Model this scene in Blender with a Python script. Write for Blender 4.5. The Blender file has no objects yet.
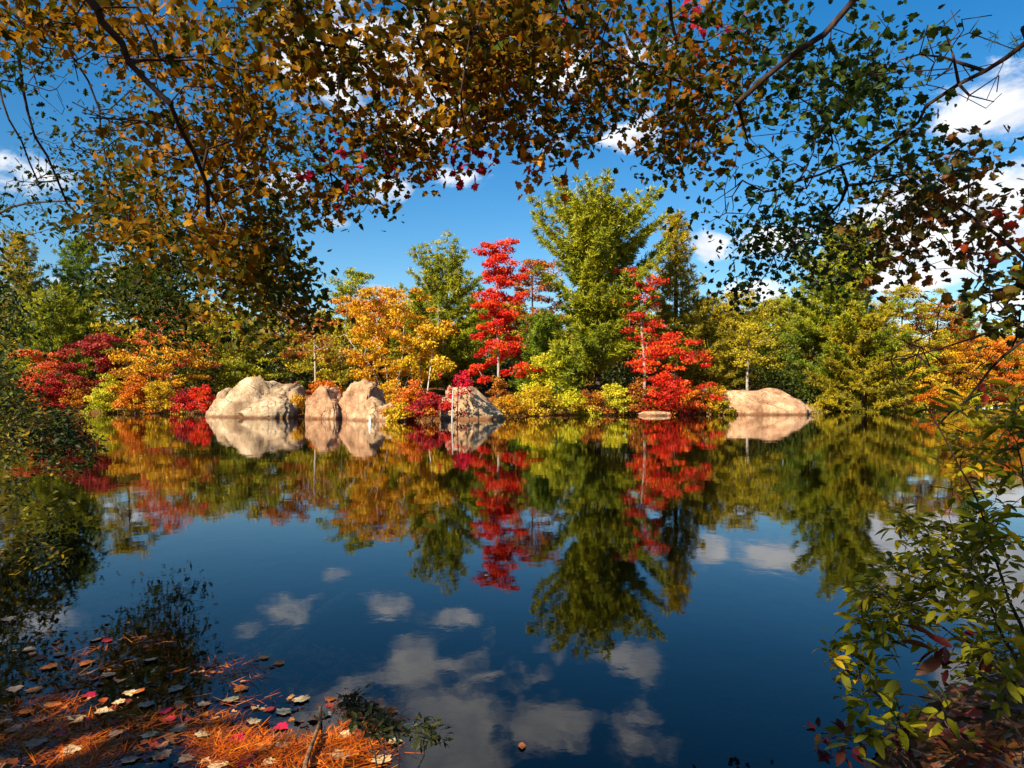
import bpy, math, random
import numpy as np
from mathutils import Vector, noise as mnoise
SC = bpy.context.scene
COL = SC.collection
rad = math.radians

# ------------------------------------------------------------------ camera, sky, sun
EYE = 1.5; F = 683.0; HZ = 398.0
cam_d = bpy.data.cameras.new('camera'); cam = bpy.data.objects.new('camera', cam_d); COL.objects.link(cam)
cam.location = (0, 0, EYE); cam.rotation_euler = (rad(90), 0, 0)
cam_d.sensor_width = 36.0; cam_d.lens = 36.0 * F / 1024; cam_d.shift_y = (HZ - 384) / 1024
cam_d.clip_start = 0.05; cam_d.clip_end = 3000
SC.camera = cam

SUN = Vector((-0.50, -0.66, 0.56)).normalized()
SUN_EL = math.asin(SUN.z); SUN_AZ = math.atan2(SUN.x, SUN.y)
sun_d = bpy.data.lights.new('sun', 'SUN'); sun = bpy.data.objects.new('sun', sun_d); COL.objects.link(sun)
sun_d.energy = 5.0; sun_d.angle = rad(0.5); sun_d.color = (1.0, 0.88, 0.68)
sun.rotation_euler = SUN.to_track_quat('Z', 'Y').to_euler()
SC.view_settings.view_transform = 'Standard'; SC.view_settings.look = 'None'
SC.view_settings.exposure = 1.12; SC.view_settings.gamma = 1.0; SC.view_settings.use_curve_mapping = False
SC.render.engine = 'CYCLES'
cy = SC.cycles
cy.max_bounces = 6; cy.diffuse_bounces = 2; cy.glossy_bounces = 3; cy.transmission_bounces = 4; cy.transparent_max_bounces = 8
cy.caustics_reflective = False; cy.caustics_refractive = False
cy.use_denoising = True

class NT:
    """tiny helper for node trees"""
    def __init__(s, tree): s.t = tree
    def n(s, kind, **kw):
        o = s.t.nodes.new(kind)
        for k, v in kw.items(): setattr(o, k, v)
        return o
    def l(s, a, b): s.t.links.new(a, b)
    def put(s, sock, v):
        if hasattr(v, 'is_linked') or isinstance(v, bpy.types.NodeSocket): s.l(v, sock)
        else: sock.default_value = v
    def m(s, op, a, b=0.0, c=0.0):
        o = s.n('ShaderNodeMath', operation=op)
        s.put(o.inputs[0], a); s.put(o.inputs[1], b)
        if op in ('SMOOTH_MAX', 'MULTIPLY_ADD'): s.put(o.inputs[2], c)
        return o.outputs[0]
    def vm(s, op, a, b):
        o = s.n('ShaderNodeVectorMath', operation=op)
        s.put(o.inputs[0], a); s.put(o.inputs[1], b)
        return o.outputs[1] if op in ('LENGTH', 'DOT_PRODUCT') else o.outputs[0]
    def mr(s, v, a, b, c=0.0, d=1.0, smooth=True):
        o = s.n('ShaderNodeMapRange')
        if smooth: o.interpolation_type = 'SMOOTHSTEP'
        s.put(o.inputs[0], v)
        for i, x in enumerate((a, b, c, d)): o.inputs[i + 1].default_value = x
        return o.outputs[0]
    def noise(s, vec, scale, detail=4.0, rough=0.55, dist=0.0):
        o = s.n('ShaderNodeTexNoise'); s.put(o.inputs['Vector'], vec)
        o.inputs['Scale'].default_value = scale; o.inputs['Detail'].default_value = detail
        o.inputs['Roughness'].default_value = rough; o.inputs['Distortion'].default_value = dist
        return o.outputs[0]
    def mix(s, f, a, b):
        o = s.n('ShaderNodeMix', data_type='RGBA'); s.put(o.inputs[0], f)
        for sk, v in ((o.inputs[6], a), (o.inputs[7], b)):
            s.put(sk, v if not isinstance(v, tuple) else (v[0], v[1], v[2], 1.0))
        return o.outputs[2]
    def ramp(s, f, cols, pos=None, interp='LINEAR'):
        o = s.n('ShaderNodeValToRGB'); o.color_ramp.interpolation = interp
        e = o.color_ramp.elements
        k = len(cols)
        pos = pos or [i / max(1, k - 1) for i in range(k)]
        e[0].position = pos[0]; e[0].color = (*cols[0], 1)
        e[1].position = pos[-1]; e[1].color = (*cols[-1], 1)
        for i in range(1, k - 1):
            x = e.new(pos[i]); x.color = (*cols[i], 1)
        s.put(o.inputs[0], f)
        return o.outputs[0]

world = bpy.data.worlds.new('World'); SC.world = world; world.use_nodes = True
world.node_tree.nodes.clear(); W_ = NT(world.node_tree)
sky = W_.n('ShaderNodeTexSky', sky_type='NISHITA'); sky.sun_disc = False
sky.sun_elevation = SUN_EL; sky.sun_rotation = SUN_AZ
sky.air_density = 1.15; sky.dust_density = 0.3; sky.ozone_density = 3.0
hs = W_.n('ShaderNodeHueSaturation'); hs.inputs['Hue'].default_value = 0.5
hs.inputs['Saturation'].default_value = 1.42; hs.inputs['Value'].default_value = 1.0
W_.l(sky.outputs[0], hs.inputs['Color'])
tc = W_.n('ShaderNodeTexCoord'); D = tc.outputs['Generated']
# clouds, each at a compass direction and height in the sky
CL = [(340, 60, 75, 60, 1), (455, 55, 60, 50, 1), (410, 128, 50, 26, .9), (388, 192, 34, 17, .85), (455, 182, 40, 12, .55),
      (640, 62, 45, 30, .8), (545, 272, 18, 14, .8), (712, 248, 22, 17, .8), (775, 238, 46, 22, .8), (925, 225, 100, 46, 2.0),
      (1005, 210, 80, 50, 1.9), (905, 275, 75, 24, 1.8), (985, 110, 60, 40, 1.1), (1000, 300, 45, 16, .8), (290, 185, 38, 18, .7), (250, 168, 24, 12, .6), (336, 223, 18, 8, .55),
      (385, 300, 45, 12, .7), (762, 288, 40, 14, .8), (626, 134, 40, 18, .6), (555, 68, 55, 26, .7), (450, 100, 105, 38, .33), (20, 170, 60, 30, .7), (110, 285, 60, 20, .7),
      (-300, 150, 200, 60, .9), (1400, 200, 160, 60, .9), (700, -200, 200, 90, .9), (200, -330, 220, 110, .8)]
field = None
for px, py, rx, ry, st in CL:
    d = Vector(((px - 512) / F, 1.0, (HZ - py) / F)); k = d.length; c = d / k
    diff = W_.vm('SUBTRACT', D, tuple(c))
    ru = rx / F / k; rv = ry / F / k
    ln = W_.vm('LENGTH', W_.vm('MULTIPLY', diff, (1 / ru, 1 / ru, 1 / rv)), (0, 0, 0))
    f = W_.m('MULTIPLY', W_.m('SUBTRACT', 1.0, ln), st)
    f = W_.m('MINIMUM', f, 0.62 * min(st, 1.25))
    field = f if field is None else W_.m('MAXIMUM', field, f)
stretch = W_.vm('MULTIPLY', D, (1.0, 1.0, 1.9))
nz = W_.noise(stretch, 13.0, 9.0, 0.62, 0.3)
nz2 = W_.noise(stretch, 5.0, 3.0, 0.5)
v = W_.m('ADD', field, W_.m('MULTIPLY', W_.m('SUBTRACT', nz, 0.5), 2.3))
v = W_.m('ADD', v, W_.m('MULTIPLY', W_.m('SUBTRACT', nz2, 0.5), 0.7))
alpha = W_.mr(v, 0.0, 0.62)
alpha = W_.m('MULTIPLY', alpha, 0.93)
shade = W_.mr(W_.noise(W_.vm('ADD', stretch, (0.0, 0.0, 0.035)), 13.0, 5.0, 0.55, 0.3), 0.38, 0.68)
ccol = W_.mix(shade, (8.6, 8.4, 8.3), (5.4, 5.7, 6.3))
fin = W_.mix(alpha, hs.outputs[0], ccol)
bg = W_.n('ShaderNodeBackground'); bg.inputs['Strength'].default_value = 0.069
W_.l(fin, bg.inputs['Color'])
wo = W_.n('ShaderNodeOutputWorld'); W_.l(bg.outputs[0], wo.inputs['Surface'])

# ------------------------------------------------------------------ helpers
def P(px, py, d):
    return np.array([(px - 512) / F * d, d, EYE + (HZ - py) / F * d])

def raw_mesh(name, verts, loops, totals, attrs=None, mat=None, smooth=False, fcol=None):
    me = bpy.data.meshes.new(name)
    verts = np.asarray(verts, dtype=np.float32); loops = np.asarray(loops, dtype=np.int32); totals = np.asarray(totals, dtype=np.int32)
    me.vertices.add(len(verts)); me.vertices.foreach_set('co', verts.ravel())
    me.loops.add(len(loops)); me.loops.foreach_set('vertex_index', loops)
    me.polygons.add(len(totals))
    starts = np.concatenate([[0], np.cumsum(totals)[:-1]]).astype(np.int32)
    me.polygons.foreach_set('loop_start', starts)
    try: me.polygons.foreach_set('loop_total', totals)
    except Exception: pass
    for an, av in (attrs or {}).items():
        a = me.attributes.new(an, 'FLOAT', 'FACE'); a.data.foreach_set('value', np.asarray(av, dtype=np.float32))
    me.update(calc_edges=True); me.validate()
    if smooth: me.polygons.foreach_set('use_smooth', np.ones(len(me.polygons), dtype=bool))
    if mat: me.materials.append(mat)
    return me

def link(name, me, parent=None):
    o = bpy.data.objects.new(name, me); COL.objects.link(o)
    if parent: o.parent = parent
    return o

def tag(o, label=None, cat=None, group=None, kind=None):
    if label: o['label'] = label
    if cat: o['category'] = cat
    if group: o['group'] = group
    if kind: o['kind'] = kind
    return o

def empty(name, loc, label, cat, group=None):
    o = bpy.data.objects.new(name, None); COL.objects.link(o); o.location = tuple(loc); o.empty_display_size = 0.3
    return tag(o, label, cat, group)

def sub(name, me, root):
    """mesh built in world coordinates becomes a part of the thing rooted at root"""
    me.transform(__import__('mathutils').Matrix.Translation(-Vector(root.location)))
    o = link(name, me, root)
    return o

# leaf templates: verts (x right, y forward, z up), faces
def tmpl_quad(w=1.0): return np.array([[0, -.5, 0], [.5 * w, 0, .08], [0, .5, 0], [-.5 * w, 0, .08]]), [[0, 1, 2, 3]]
def tmpl_maple():
    r = [(.22, -.08), (.42, 0.0), (.38, .15), (.60, .34), (.50, .43), (.36, .47), (.40, .62), (.34, .72), (.17, .76)]
    pts = [(0, -.02)] + r + [(0, 1.0)] + [(-x, y) for x, y in reversed(r)]
    return np.array([(x, y, .22 * abs(x) - .18 * y * y) for x, y in pts]), [list(range(0, 11)), [10] + list(range(11, 20)) + [0]]
def tmpl_oval(w=.24, curl=.22, fold=.25):
    ys = [0, .12, .32, .55, .78, .93, 1.0]; ws = [.01, .55, .95, 1.0, .68, .28, .01]
    v = []; f = []
    for y, q in zip(ys, ws):
        z = -curl * y * y
        v += [(-w * q, y, z + fold * w * q), (0, y, z), (w * q, y, z + fold * w * q)]
    for i in range(len(ys) - 1):
        a = 3 * i
        f += [[a, a + 1, a + 4, a + 3], [a + 1, a + 2, a + 5, a + 4]]
    return np.array(v), f
def tmpl_leaf():
    pts = [(0, 0), (.17, .22), (.24, .5), (.14, .8), (0, 1), (-.14, .8), (-.24, .5), (-.17, .22)]
    return np.array([(x, y, .2 * abs(x) - .15 * y * y) for x, y in pts]), [[0, 1, 2, 3, 4], [4, 5, 6, 7, 0]]
def tmpl_blade(w=.2): return np.array([[-.5 * w, 0, 0], [.5 * w, 0, 0], [.32 * w, .8, 0], [0, 1, 0], [-.32 * w, .8, 0]]), [[0, 1, 2, 3, 4]]
def tmpl_oak():
    r = [(.06, .05), (.20, .22), (.10, .30), (.32, .50), (.16, .56), (.28, .80), (.10, .82)]
    pts = [(0, 0)] + r + [(0, 1.0)] + [(-x, y) for x, y in reversed(r)]
    return np.array([(x, y, .2 * abs(x) - .15 * y * y) for x, y in pts]), [list(range(0, 9)), [8] + list(range(9, 16)) + [0]]

def norm(a): return a / np.maximum(np.linalg.norm(a, axis=-1, keepdims=True), 1e-9)

def leaves(name, cen, nrm, fwd, size, tmpl, mat, rng, cl=None):
    T, faces = tmpl
    n = len(cen); K = len(T)
    nrm = norm(nrm); fwd = norm(fwd - (fwd * nrm).sum(1, keepdims=True) * nrm); right = np.cross(fwd, nrm)
    size = np.broadcast_to(size, (n,)).reshape(n, 1, 1)
    V = (T[None, :, 0:1] * right[:, None, :] + T[None, :, 1:2] * fwd[:, None, :] + T[None, :, 2:3] * nrm[:, None, :]) * size + cen[:, None, :]
    fl = np.concatenate([np.array(f) for f in faces]); ft = np.array([len(f) for f in faces])
    L = (np.arange(n)[:, None] * K + fl[None, :]).ravel()
    tot = np.tile(ft, n)
    rnd = np.repeat(rng.random(n), len(faces))
    cl = rng.random(n) if cl is None else cl
    return raw_mesh(name, V.reshape(-1, 3), L, tot, {'rnd': rnd, 'clump': np.repeat(cl, len(faces))}, mat)

def rand_dir(rng, n, up=0.0):
    v = norm(rng.normal(size=(n, 3))); v[:, 2] += up
    return norm(v)

def tubes(name, pts, par, r, mat, sides=5):
    idx = [i for i in range(len(pts)) if par[i] >= 0]
    pts = np.asarray(pts); a = np.array(idx); p = np.array([par[i] for i in idx]); r = np.asarray(r)
    A = pts[p]; B = pts[a]; rb = r[a]; ra = np.minimum(r[p], rb * 1.45)
    d = norm(B - A); ref = np.where(np.abs(d[:, 2:3]) > .9, np.array([[1., 0, 0]]), np.array([[0, 0, 1.]]))
    u = norm(np.cross(d, ref)); w = np.cross(d, u)
    B = B + d * rb[:, None] * 0.4
    ang = np.arange(sides) / sides * 2 * np.pi
    c = np.cos(ang)[None, :, None]; s = np.sin(ang)[None, :, None]
    ring = u[:, None, :] * c + w[:, None, :] * s
    V = np.concatenate([A[:, None] + ring * ra[:, None, None], B[:, None] + ring * rb[:, None, None]], 1)
    n = len(idx); fs = []
    for i in range(sides):
        j = (i + 1) % sides; fs += [i, j, sides + j, sides + i]
    L = (np.arange(n)[:, None] * 2 * sides + np.array(fs)[None, :]).ravel()
    return raw_mesh(name, V.reshape(-1, 3), L, np.full(n * sides, 4), None, mat, smooth=True)

def smooth_path(pts, step):
    """Catmull-Rom through points"""
    pts = [np.array(p, float) for p in pts]
    q = [2 * pts[0] - pts[1]] + pts + [2 * pts[-1] - pts[-2]]
    out = []
    for i in range(1, len(q) - 2):
        L = np.linalg.norm(q[i + 1] - q[i]); n = max(2, int(L / step))
        for k in range(n):
            t = k / n
            out.append(.5 * ((2 * q[i]) + (-q[i - 1] + q[i + 1]) * t + (2 * q[i - 1] - 5 * q[i] + 4 * q[i + 1] - q[i + 2]) * t * t + (-q[i - 1] + 3 * q[i] - 3 * q[i + 1] + q[i + 2]) * t ** 3))
    out.append(pts[-1])
    return out

class Skel:
    def __init__(s, cap=30000): s.P = np.zeros((cap, 3)); s.par = []; s.n = 0; s.tips = []; s.rmin = {}
    def add(s, p, par): s.P[s.n] = p; s.par.append(par); s.n += 1; return s.n - 1
    def limb(s, pts, at=None, step=.3, jit=0.0, rng=None, r=None):
        path = smooth_path(pts, step)
        if at is None and s.n == 0: cur = -1
        elif at is None:
            cur = int(np.argmin(np.linalg.norm(s.P[:s.n] - path[0], axis=1)))
            if np.linalg.norm(s.P[cur] - path[0]) < step: path = path[1:]
        else: cur = at
        m = len(path)
        for i, q in enumerate(path):
            if jit: q = q + rng.normal(size=3) * jit
            cur = s.add(q, cur)
            if r: s.rmin[cur] = r[1] + (r[0] - r[1]) * (1 - i / max(1, m - 1)) ** 2.2
        return cur
    def grow(s, targets, rng, seg=.3, bend=.35, jit=.05, sag=0.0):
        n0 = s.n
        d0 = np.array([np.min(np.linalg.norm(s.P[:n0] - t, axis=1)) for t in targets])
        for k in np.argsort(d0):
            t = targets[k]
            dd = np.linalg.norm(s.P[:s.n] - t, axis=1)
            j = int(np.argmin(dd)); L = dd[j]
            pj = s.par[j]
            dirp = s.P[j] - s.P[pj] if pj >= 0 else np.array([0, 0, 1.])
            dirp = dirp / max(1e-6, np.linalg.norm(dirp))
            c = s.P[j] + dirp * L * bend + np.array([0, 0, sag * L])
            m = max(1, int(math.ceil(L / seg))); st = s.P[j].copy(); cur = j
            for i in range(1, m + 1):
                u = i / m
                q = (1 - u) ** 2 * st + 2 * u * (1 - u) * c + u * u * t
                if i < m: q = q + rng.normal(size=3) * jit * seg
                cur = s.add(q, cur)
            s.tips.append((cur, k))
    def radii(s, root_r, tip_r):
        c = np.zeros(s.n); haschild = np.zeros(s.n, bool)
        for i in range(s.n):
            if s.par[i] >= 0: haschild[s.par[i]] = True
        c[~haschild] = 1
        for i in range(s.n - 1, -1, -1):
            if s.par[i] >= 0: c[s.par[i]] += c[i]
        N = max(2, c.max()); e = math.log(root_r / tip_r) / math.log(N)
        r = tip_r * np.maximum(c, 1) ** e
        for i, v in s.rmin.items(): r[i] = v
        for i in range(s.n):
            if s.par[i] >= 0 and i not in s.rmin: r[i] = min(r[i], r[s.par[i]] * (.7 if s.par[i] in s.rmin else 1.0))
        return r

# ------------------------------------------------------------------ materials
def new_mat(name):
    m = bpy.data.materials.new(name); m.use_nodes = True; m.node_tree.nodes.clear()
    return m, NT(m.node_tree)
def finish(m, T, sh, disp=None):
    o = T.n('ShaderNodeOutputMaterial'); T.l(sh, o.inputs['Surface'])
    return m
def principled(T, col, rough=.7, spec=.3, normal=None):
    p = T.n('ShaderNodeBsdfPrincipled'); T.put(p.inputs['Base Color'], col if not isinstance(col, tuple) else (*col, 1))
    T.put(p.inputs['Roughness'], rough); p.inputs['Specular IOR Level'].default_value = spec
    if normal is not None: T.l(normal, p.inputs['Normal'])
    return p.outputs[0]
def bump(T, h, strength=.5, dist=.05):
    b = T.n('ShaderNodeBump'); b.inputs['Strength'].default_value = strength; b.inputs['Distance'].default_value = dist
    T.l(h, b.inputs['Height']); return b.outputs[0]

_lm = {}
def leaf_mat(name, cols, transl=.35, gloss=.25, rough=.5, clump=.6):
    if name in _lm: return _lm[name]
    m, T = new_mat(name)
    a = T.n('ShaderNodeAttribute', attribute_name='rnd'); b = T.n('ShaderNodeAttribute', attribute_name='clump')
    f = T.m('ADD', T.m('MULTIPLY', a.outputs['Fac'], 1 - clump), T.m('MULTIPLY', b.outputs['Fac'], clump))
    f = T.mr(f, .12, .88, smooth=False)
    c = T.ramp(f, cols)
    hsv = T.n('ShaderNodeHueSaturation'); T.l(c, hsv.inputs['Color'])
    T.put(hsv.inputs['Value'], T.mr(a.outputs['Fac'], 0, 1, .72, 1.22, smooth=False))
    c = hsv.outputs[0]
    if name.startswith('leaf_'):
        nzz = T.noise(T.n('ShaderNodeNewGeometry').outputs['Position'], 55, 3, .6)
        c = T.mix(T.mr(nzz, .56, .70, 0, .7), c, (.16, .065, .012))
    p = principled(T, c, rough, gloss)
    t = T.n('ShaderNodeBsdfTranslucent'); T.l(c, t.inputs['Color'])
    mx = T.n('ShaderNodeMixShader'); mx.inputs[0].default_value = transl
    T.l(p, mx.inputs[1]); T.l(t.outputs[0], mx.inputs[2])
    _lm[name] = finish(m, T, mx.outputs[0]); return _lm[name]

PAL = {
 'pine_green': [(.055, .105, .008), (.140, .210, .012), (.270, .320, .016)],
 'pine_lime': [(.100, .140, .008), (.270, .290, .012), (.470, .430, .018)],
 'pine_gold': [(.130, .125, .008), (.340, .270, .012), (.560, .400, .016)],
 'pine_dark': [(.020, .055, .014), (.040, .090, .018), (.080, .130, .022)],
 'scarlet': [(.46, .010, .006), (.72, .026, .010), (.80, .11, .014)],
 'firemix': [(.30, .10, .008), (.50, .012, .008), (.76, .035, .010), (.80, .17, .014)],
 'crimson': [(.18, .006, .010), (.40, .010, .016), (.62, .040, .020)],
 'salmon': [(.50, .040, .020), (.68, .12, .030), (.70, .27, .030)],
 'maroon': [(.12, .014, .014), (.30, .020, .020), (.46, .060, .020)],
 'yellow': [(.26, .23, .008), (.72, .42, .012), (.68, .50, .030)],
 'amber': [(.34, .19, .008), (.70, .32, .010), (.66, .44, .020)],
 'orange': [(.50, .085, .008), (.68, .170, .010), (.70, .32, .014)],
 'rust': [(.14, .09, .010), (.40, .10, .012), (.56, .24, .016)],
 'olive': [(.16, .15, .008), (.36, .30, .010), (.56, .38, .012)],
 'moss': [(.10, .13, .008), (.24, .25, .010), (.44, .38, .014)],
 'green': [(.05, .10, .010), (.12, .18, .013), (.24, .27, .016)],
 'lemon': [(.34, .36, .012), (.60, .54, .020), (.74, .62, .030)],
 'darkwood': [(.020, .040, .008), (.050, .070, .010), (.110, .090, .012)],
}
def PM(k, **kw): return leaf_mat('foliage_' + k, PAL[k], **kw)

def bark_mat(name, a, b, scale=6.0, white=False):
    m, T = new_mat(name); g = T.n('ShaderNodeTexCoord').outputs['Object']
    st = T.vm('MULTIPLY', g, (1, 1, .22 if not white else 2.5))
    n1 = T.noise(st, scale, 6, .65, .4)
    c = T.ramp(n1, [a, b], [.38, .66])
    return finish(m, T, principled(T, c, .9, .15, bump(T, n1, .6, .03)))
BARK = bark_mat('bark_brown', (.035, .024, .018), (.11, .075, .05), 9)
BARK_RED = bark_mat('bark_dark', (.022, .014, .012), (.075, .045, .034), 14)
BARK_STICK = bark_mat('bark_stick', (.12, .06, .03), (.36, .21, .11), 30)
BARK_PALE = bark_mat('bark_pale', (.20, .16, .12), (.46, .40, .33), 7)
BARK_BIRCH = bark_mat('bark_birch', (.30, .26, .22), (.74, .70, .64), 5, True)

def rock_mat(name, tint=(1, 1, 1), streak=.5):
    m, T = new_mat(name); g = T.n('ShaderNodeTexCoord').outputs['Object']
    big = T.noise(g, .7, 5, .6, .6); fine = T.noise(g, 5.5, 8, .7)
    st = T.noise(T.vm('MULTIPLY', g, (1.6, 1.6, .25)), 1.8, 6, .65, .8)
    c = T.ramp(big, [tuple(a * b for a, b in zip(x, tint)) for x in ((.25, .155, .085), (.50, .345, .205), (.68, .51, .33))], [.34, .5, .66])
    c = T.mix(T.mr(st, .50, .72, 0, streak), c, tuple(a * b for a, b in zip((.30, .135, .06), tint)))
    c = T.mix(T.mr(fine, .52, .70, 0, .65), c, (.13, .10, .075))
    vo = T.n('ShaderNodeTexVoronoi', feature='DISTANCE_TO_EDGE'); vo.inputs['Scale'].default_value = .62
    T.put(vo.inputs['Vector'], T.vm('ADD', g, T.vm('MULTIPLY', T.n('ShaderNodeTexNoise').outputs['Color'], (.9, .9, .9))))
    crack = T.mr(vo.outputs['Distance'], 0.0, .022, .72, 0)
    crack = T.m('MULTIPLY', crack, T.mr(T.noise(g, .9, 3, .6), .48, .58))
    spk = T.noise(g, 4.2, 8, .85)
    c = T.mix(T.mr(spk, .53, .62, 0, .6), c, (.12, .085, .06)); c = T.mix(T.mr(spk, .46, .34, 0, .35), c, (.75, .62, .45))
    c = T.mix(crack, c, (.05, .035, .025))
    # waterline stain
    z = T.n('ShaderNodeSeparateXYZ'); T.l(T.n('ShaderNodeNewGeometry').outputs['Position'], z.inputs[0])
    stain = T.mr(T.m('ADD', z.outputs[2], T.m('MULTIPLY', big, .35)), .22, .48, .8, 0)
    c = T.mix(stain, c, (.17, .065, .025))
    h = T.m('ADD', T.m('MULTIPLY', fine, .5), T.m('MULTIPLY', T.m('SUBTRACT', 1.0, crack), .6))
    return finish(m, T, principled(T, c, .88, .2, bump(T, T.m('ADD', h, T.m('MULTIPLY', T.noise(g, 2.2, 8, .75, .6), 1.4)), 1.0, .13)))
ROCK = rock_mat('granite_tan'); ROCK_PINK = rock_mat('granite_pink', (1.08, .88, .80), .75); ROCK_BEIGE = rock_mat('granite_beige', (1.0, .93, .85), .35)

# ------------------------------------------------------------------ lake outline, ground, water
LAKE = [(-1.7, 2.35), (-.4, 2.0), (.9, 2.1), (1.5, 2.65), (2.15, 3.3), (3.6, 4.2), (6.5, 7.2), (12, 13.5), (22, 24), (40, 42), (62, 66), (80, 92),
        (78, 108), (66, 104), (56, 90), (46, 82), (35, 78), (31, 71), (28.5, 64.5), (19.5, 64), (17, 62.8), (13, 62), (7, 61), (2, 58.5), (-.5, 54.5), (-5.5, 50.0), (-9, 53),
        (-12, 52.5), (-17, 54), (-19, 58), (-24, 57.5), (-26, 62), (-34, 66), (-44, 68), (-54, 67), (-57, 58), (-46, 44), (-30, 28), (-19, 19), (-11.5, 12), (-6.8, 7.6), (-4.4, 4.8), (-2.9, 3.1)]
LAKE = np.array(LAKE, float)
def lake_sd(X, Y):
    """positive outside the water, negative inside"""
    p = np.stack([X, Y], -1); A = LAKE; B = np.roll(LAKE, -1, 0)
    dmin = np.full(X.shape, 1e9); inside = np.zeros(X.shape, bool)
    for a, b in zip(A, B):
        ab = b - a; t = np.clip(((p - a) @ ab) / (ab @ ab), 0, 1)
        q = a + t[..., None] * ab
        dmin = np.minimum(dmin, np.hypot(*(np.moveaxis(p - q, -1, 0))))
        c = ((a[1] > Y) != (b[1] > Y)) & (X < (b[0] - a[0]) * (Y - a[1]) / (b[1] - a[1] + 1e-12) + a[0])
        inside ^= c
    return np.where(inside, -dmin, dmin)
def vnoise(X, Y, s, seed=0):
    r = np.random.default_rng(seed); tot = 0
    for k in range(6):
        a, b, ph = r.normal(size=3); tot = tot + np.sin(X * s * (a + .3 * k) + Y * s * (b - .2 * k) + ph * 5)
    return tot / 6
def ground_h(X, Y):
    sd = lake_sd(X, Y)
    near = np.clip((30 - np.hypot(X, Y)) / 25, 0, 1)
    out = .05 + (.42 - .10 * near) * (1 - np.exp(-np.maximum(sd, 0) / .9)) + .10 * np.maximum(sd - 1.5, 0) * (1 - near)
    out = np.minimum(out, 5.0) + .10 * vnoise(X, Y, .8, 3) * np.clip(sd, 0, 1)
    leftbay = np.exp(-(((X + 2.3) / 2.4) ** 2 + ((Y - 3.9) / 2.1) ** 2))
    depth = np.minimum(-np.minimum(sd, 0) * .34, 3.0)
    depth = depth * (1 - .80 * leftbay)
    ins = .05 - depth - .0
    ins = np.where(sd < -.15, np.minimum(ins, -.06 - 0 * ins), ins)
    return np.where(sd > 0, out, ins) + .02 * vnoise(X, Y, 3.0, 5)

def axis(parts):
    out = []
    for a, b, s in parts: out += list(np.arange(a, b, s))
    return np.array(out + [parts[-1][1]])
gx = axis([(-900, -140, 60), (-140, -62, 6), (-62, -8, 1.0), (-8, 8, .16), (8, 62, 1.0), (62, 140, 6), (140, 900, 60)])
gy = axis([(-400, -20, 40), (-20, 0, 2), (0, 9, .16), (9, 112, 1.0), (112, 150, 6), (150, 1200, 70)])
GX, GY = np.meshgrid(gx, gy); GZ = ground_h(GX, GY)
ny, nx = GX.shape
ii = np.arange(ny * nx).reshape(ny, nx)
Lp = np.stack([ii[:-1, :-1], ii[:-1, 1:], ii[1:, 1:], ii[1:, :-1]], -1).reshape(-1)
gm, T = new_mat('forest_floor')
pos = T.n('ShaderNodeNewGeometry').outputs['Position']
n1 = T.noise(pos, .8, 6, .7); n2 = T.noise(pos, 9, 8, .75); n3 = T.noise(pos, 45, 4, .7)
c = T.ramp(n1, [(.045, .030, .018), (.17, .075, .025), (.34, .13, .035)], [.34, .5, .66])
c = T.mix(T.mr(n2, .45, .62), c, (.30, .12, .03)); c = T.mix(T.mr(n3, .5, .68, 0, .8), c, (.035, .022, .014))
zz = T.n('ShaderNodeSeparateXYZ'); T.l(pos, zz.inputs[0])
silt = T.mix(T.mr(n2, .4, .65), (.018, .013, .009), (.085, .032, .012))
deep = T.mr(zz.outputs[2], -.75, -.25); silt = T.mix(deep, (.006, .006, .005), silt)  # bed colour blackened with depth, standing in for light lost in the water
c = T.mix(T.mr(zz.outputs[2], -.04, .03), silt, c)
finish(gm, T, principled(T, c, .95, .1, bump(T, T.m('ADD', n2, n3), .9, .05)))
ground = link('ground', raw_mesh('ground', np.stack([GX, GY, GZ], -1).reshape(-1, 3), Lp, np.full(len(Lp) // 4, 4), None, gm, True))
tag(ground, 'leaf covered lake bank and forest floor', None, None, 'structure')

wm, T = new_mat('lake_water')
pos = T.n('ShaderNodeNewGeometry').outputs['Position']
h = T.m('ADD', T.noise(T.vm('MULTIPLY', pos, (1, .55, 1)), .9, 3, .5), T.m('MULTIPLY', T.noise(pos, 5.0, 3, .5), .16))
b = T.n('ShaderNodeBump'); b.inputs['Strength'].default_value = .10; b.inputs['Distance'].default_value = .035; T.l(h, b.inputs['Height'])
fr = T.n('ShaderNodeFresnel'); fr.inputs['IOR'].default_value = 1.34; T.l(b.outputs[0], fr.inputs['Normal'])
gl = T.n('ShaderNodeBsdfGlossy'); gl.inputs['Roughness'].default_value = .022; gl.inputs['Color'].default_value = (1, 1, 1, 1); T.l(b.outputs[0], gl.inputs['Normal'])
tr = T.n('ShaderNodeBsdfTransparent'); tr.inputs['Color'].default_value = (.78, .68, .52, 1)
mx = T.n('ShaderNodeMixShader'); T.l(fr.outputs[0], mx.inputs[0]); T.l(tr.outputs[0], mx.inputs[1]); T.l(gl.outputs[0], mx.inputs[2])
finish(wm, T, mx.outputs[0])
wx = [-95, 95]; wy = [1.2, 125]
wv = [(-95, 1.2, 0), (95, 1.2, 0), (95, 125, 0), (-95, 125, 0)]
water = link('water', raw_mesh('water', wv, [0, 1, 2, 3], [4], None, wm))
tag(water, 'still dark blue lake water mirroring the autumn shore', None, None, 'structure')

def gz(x, y): return float(ground_h(np.array([[x]]), np.array([[y]]))[0, 0])

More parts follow.
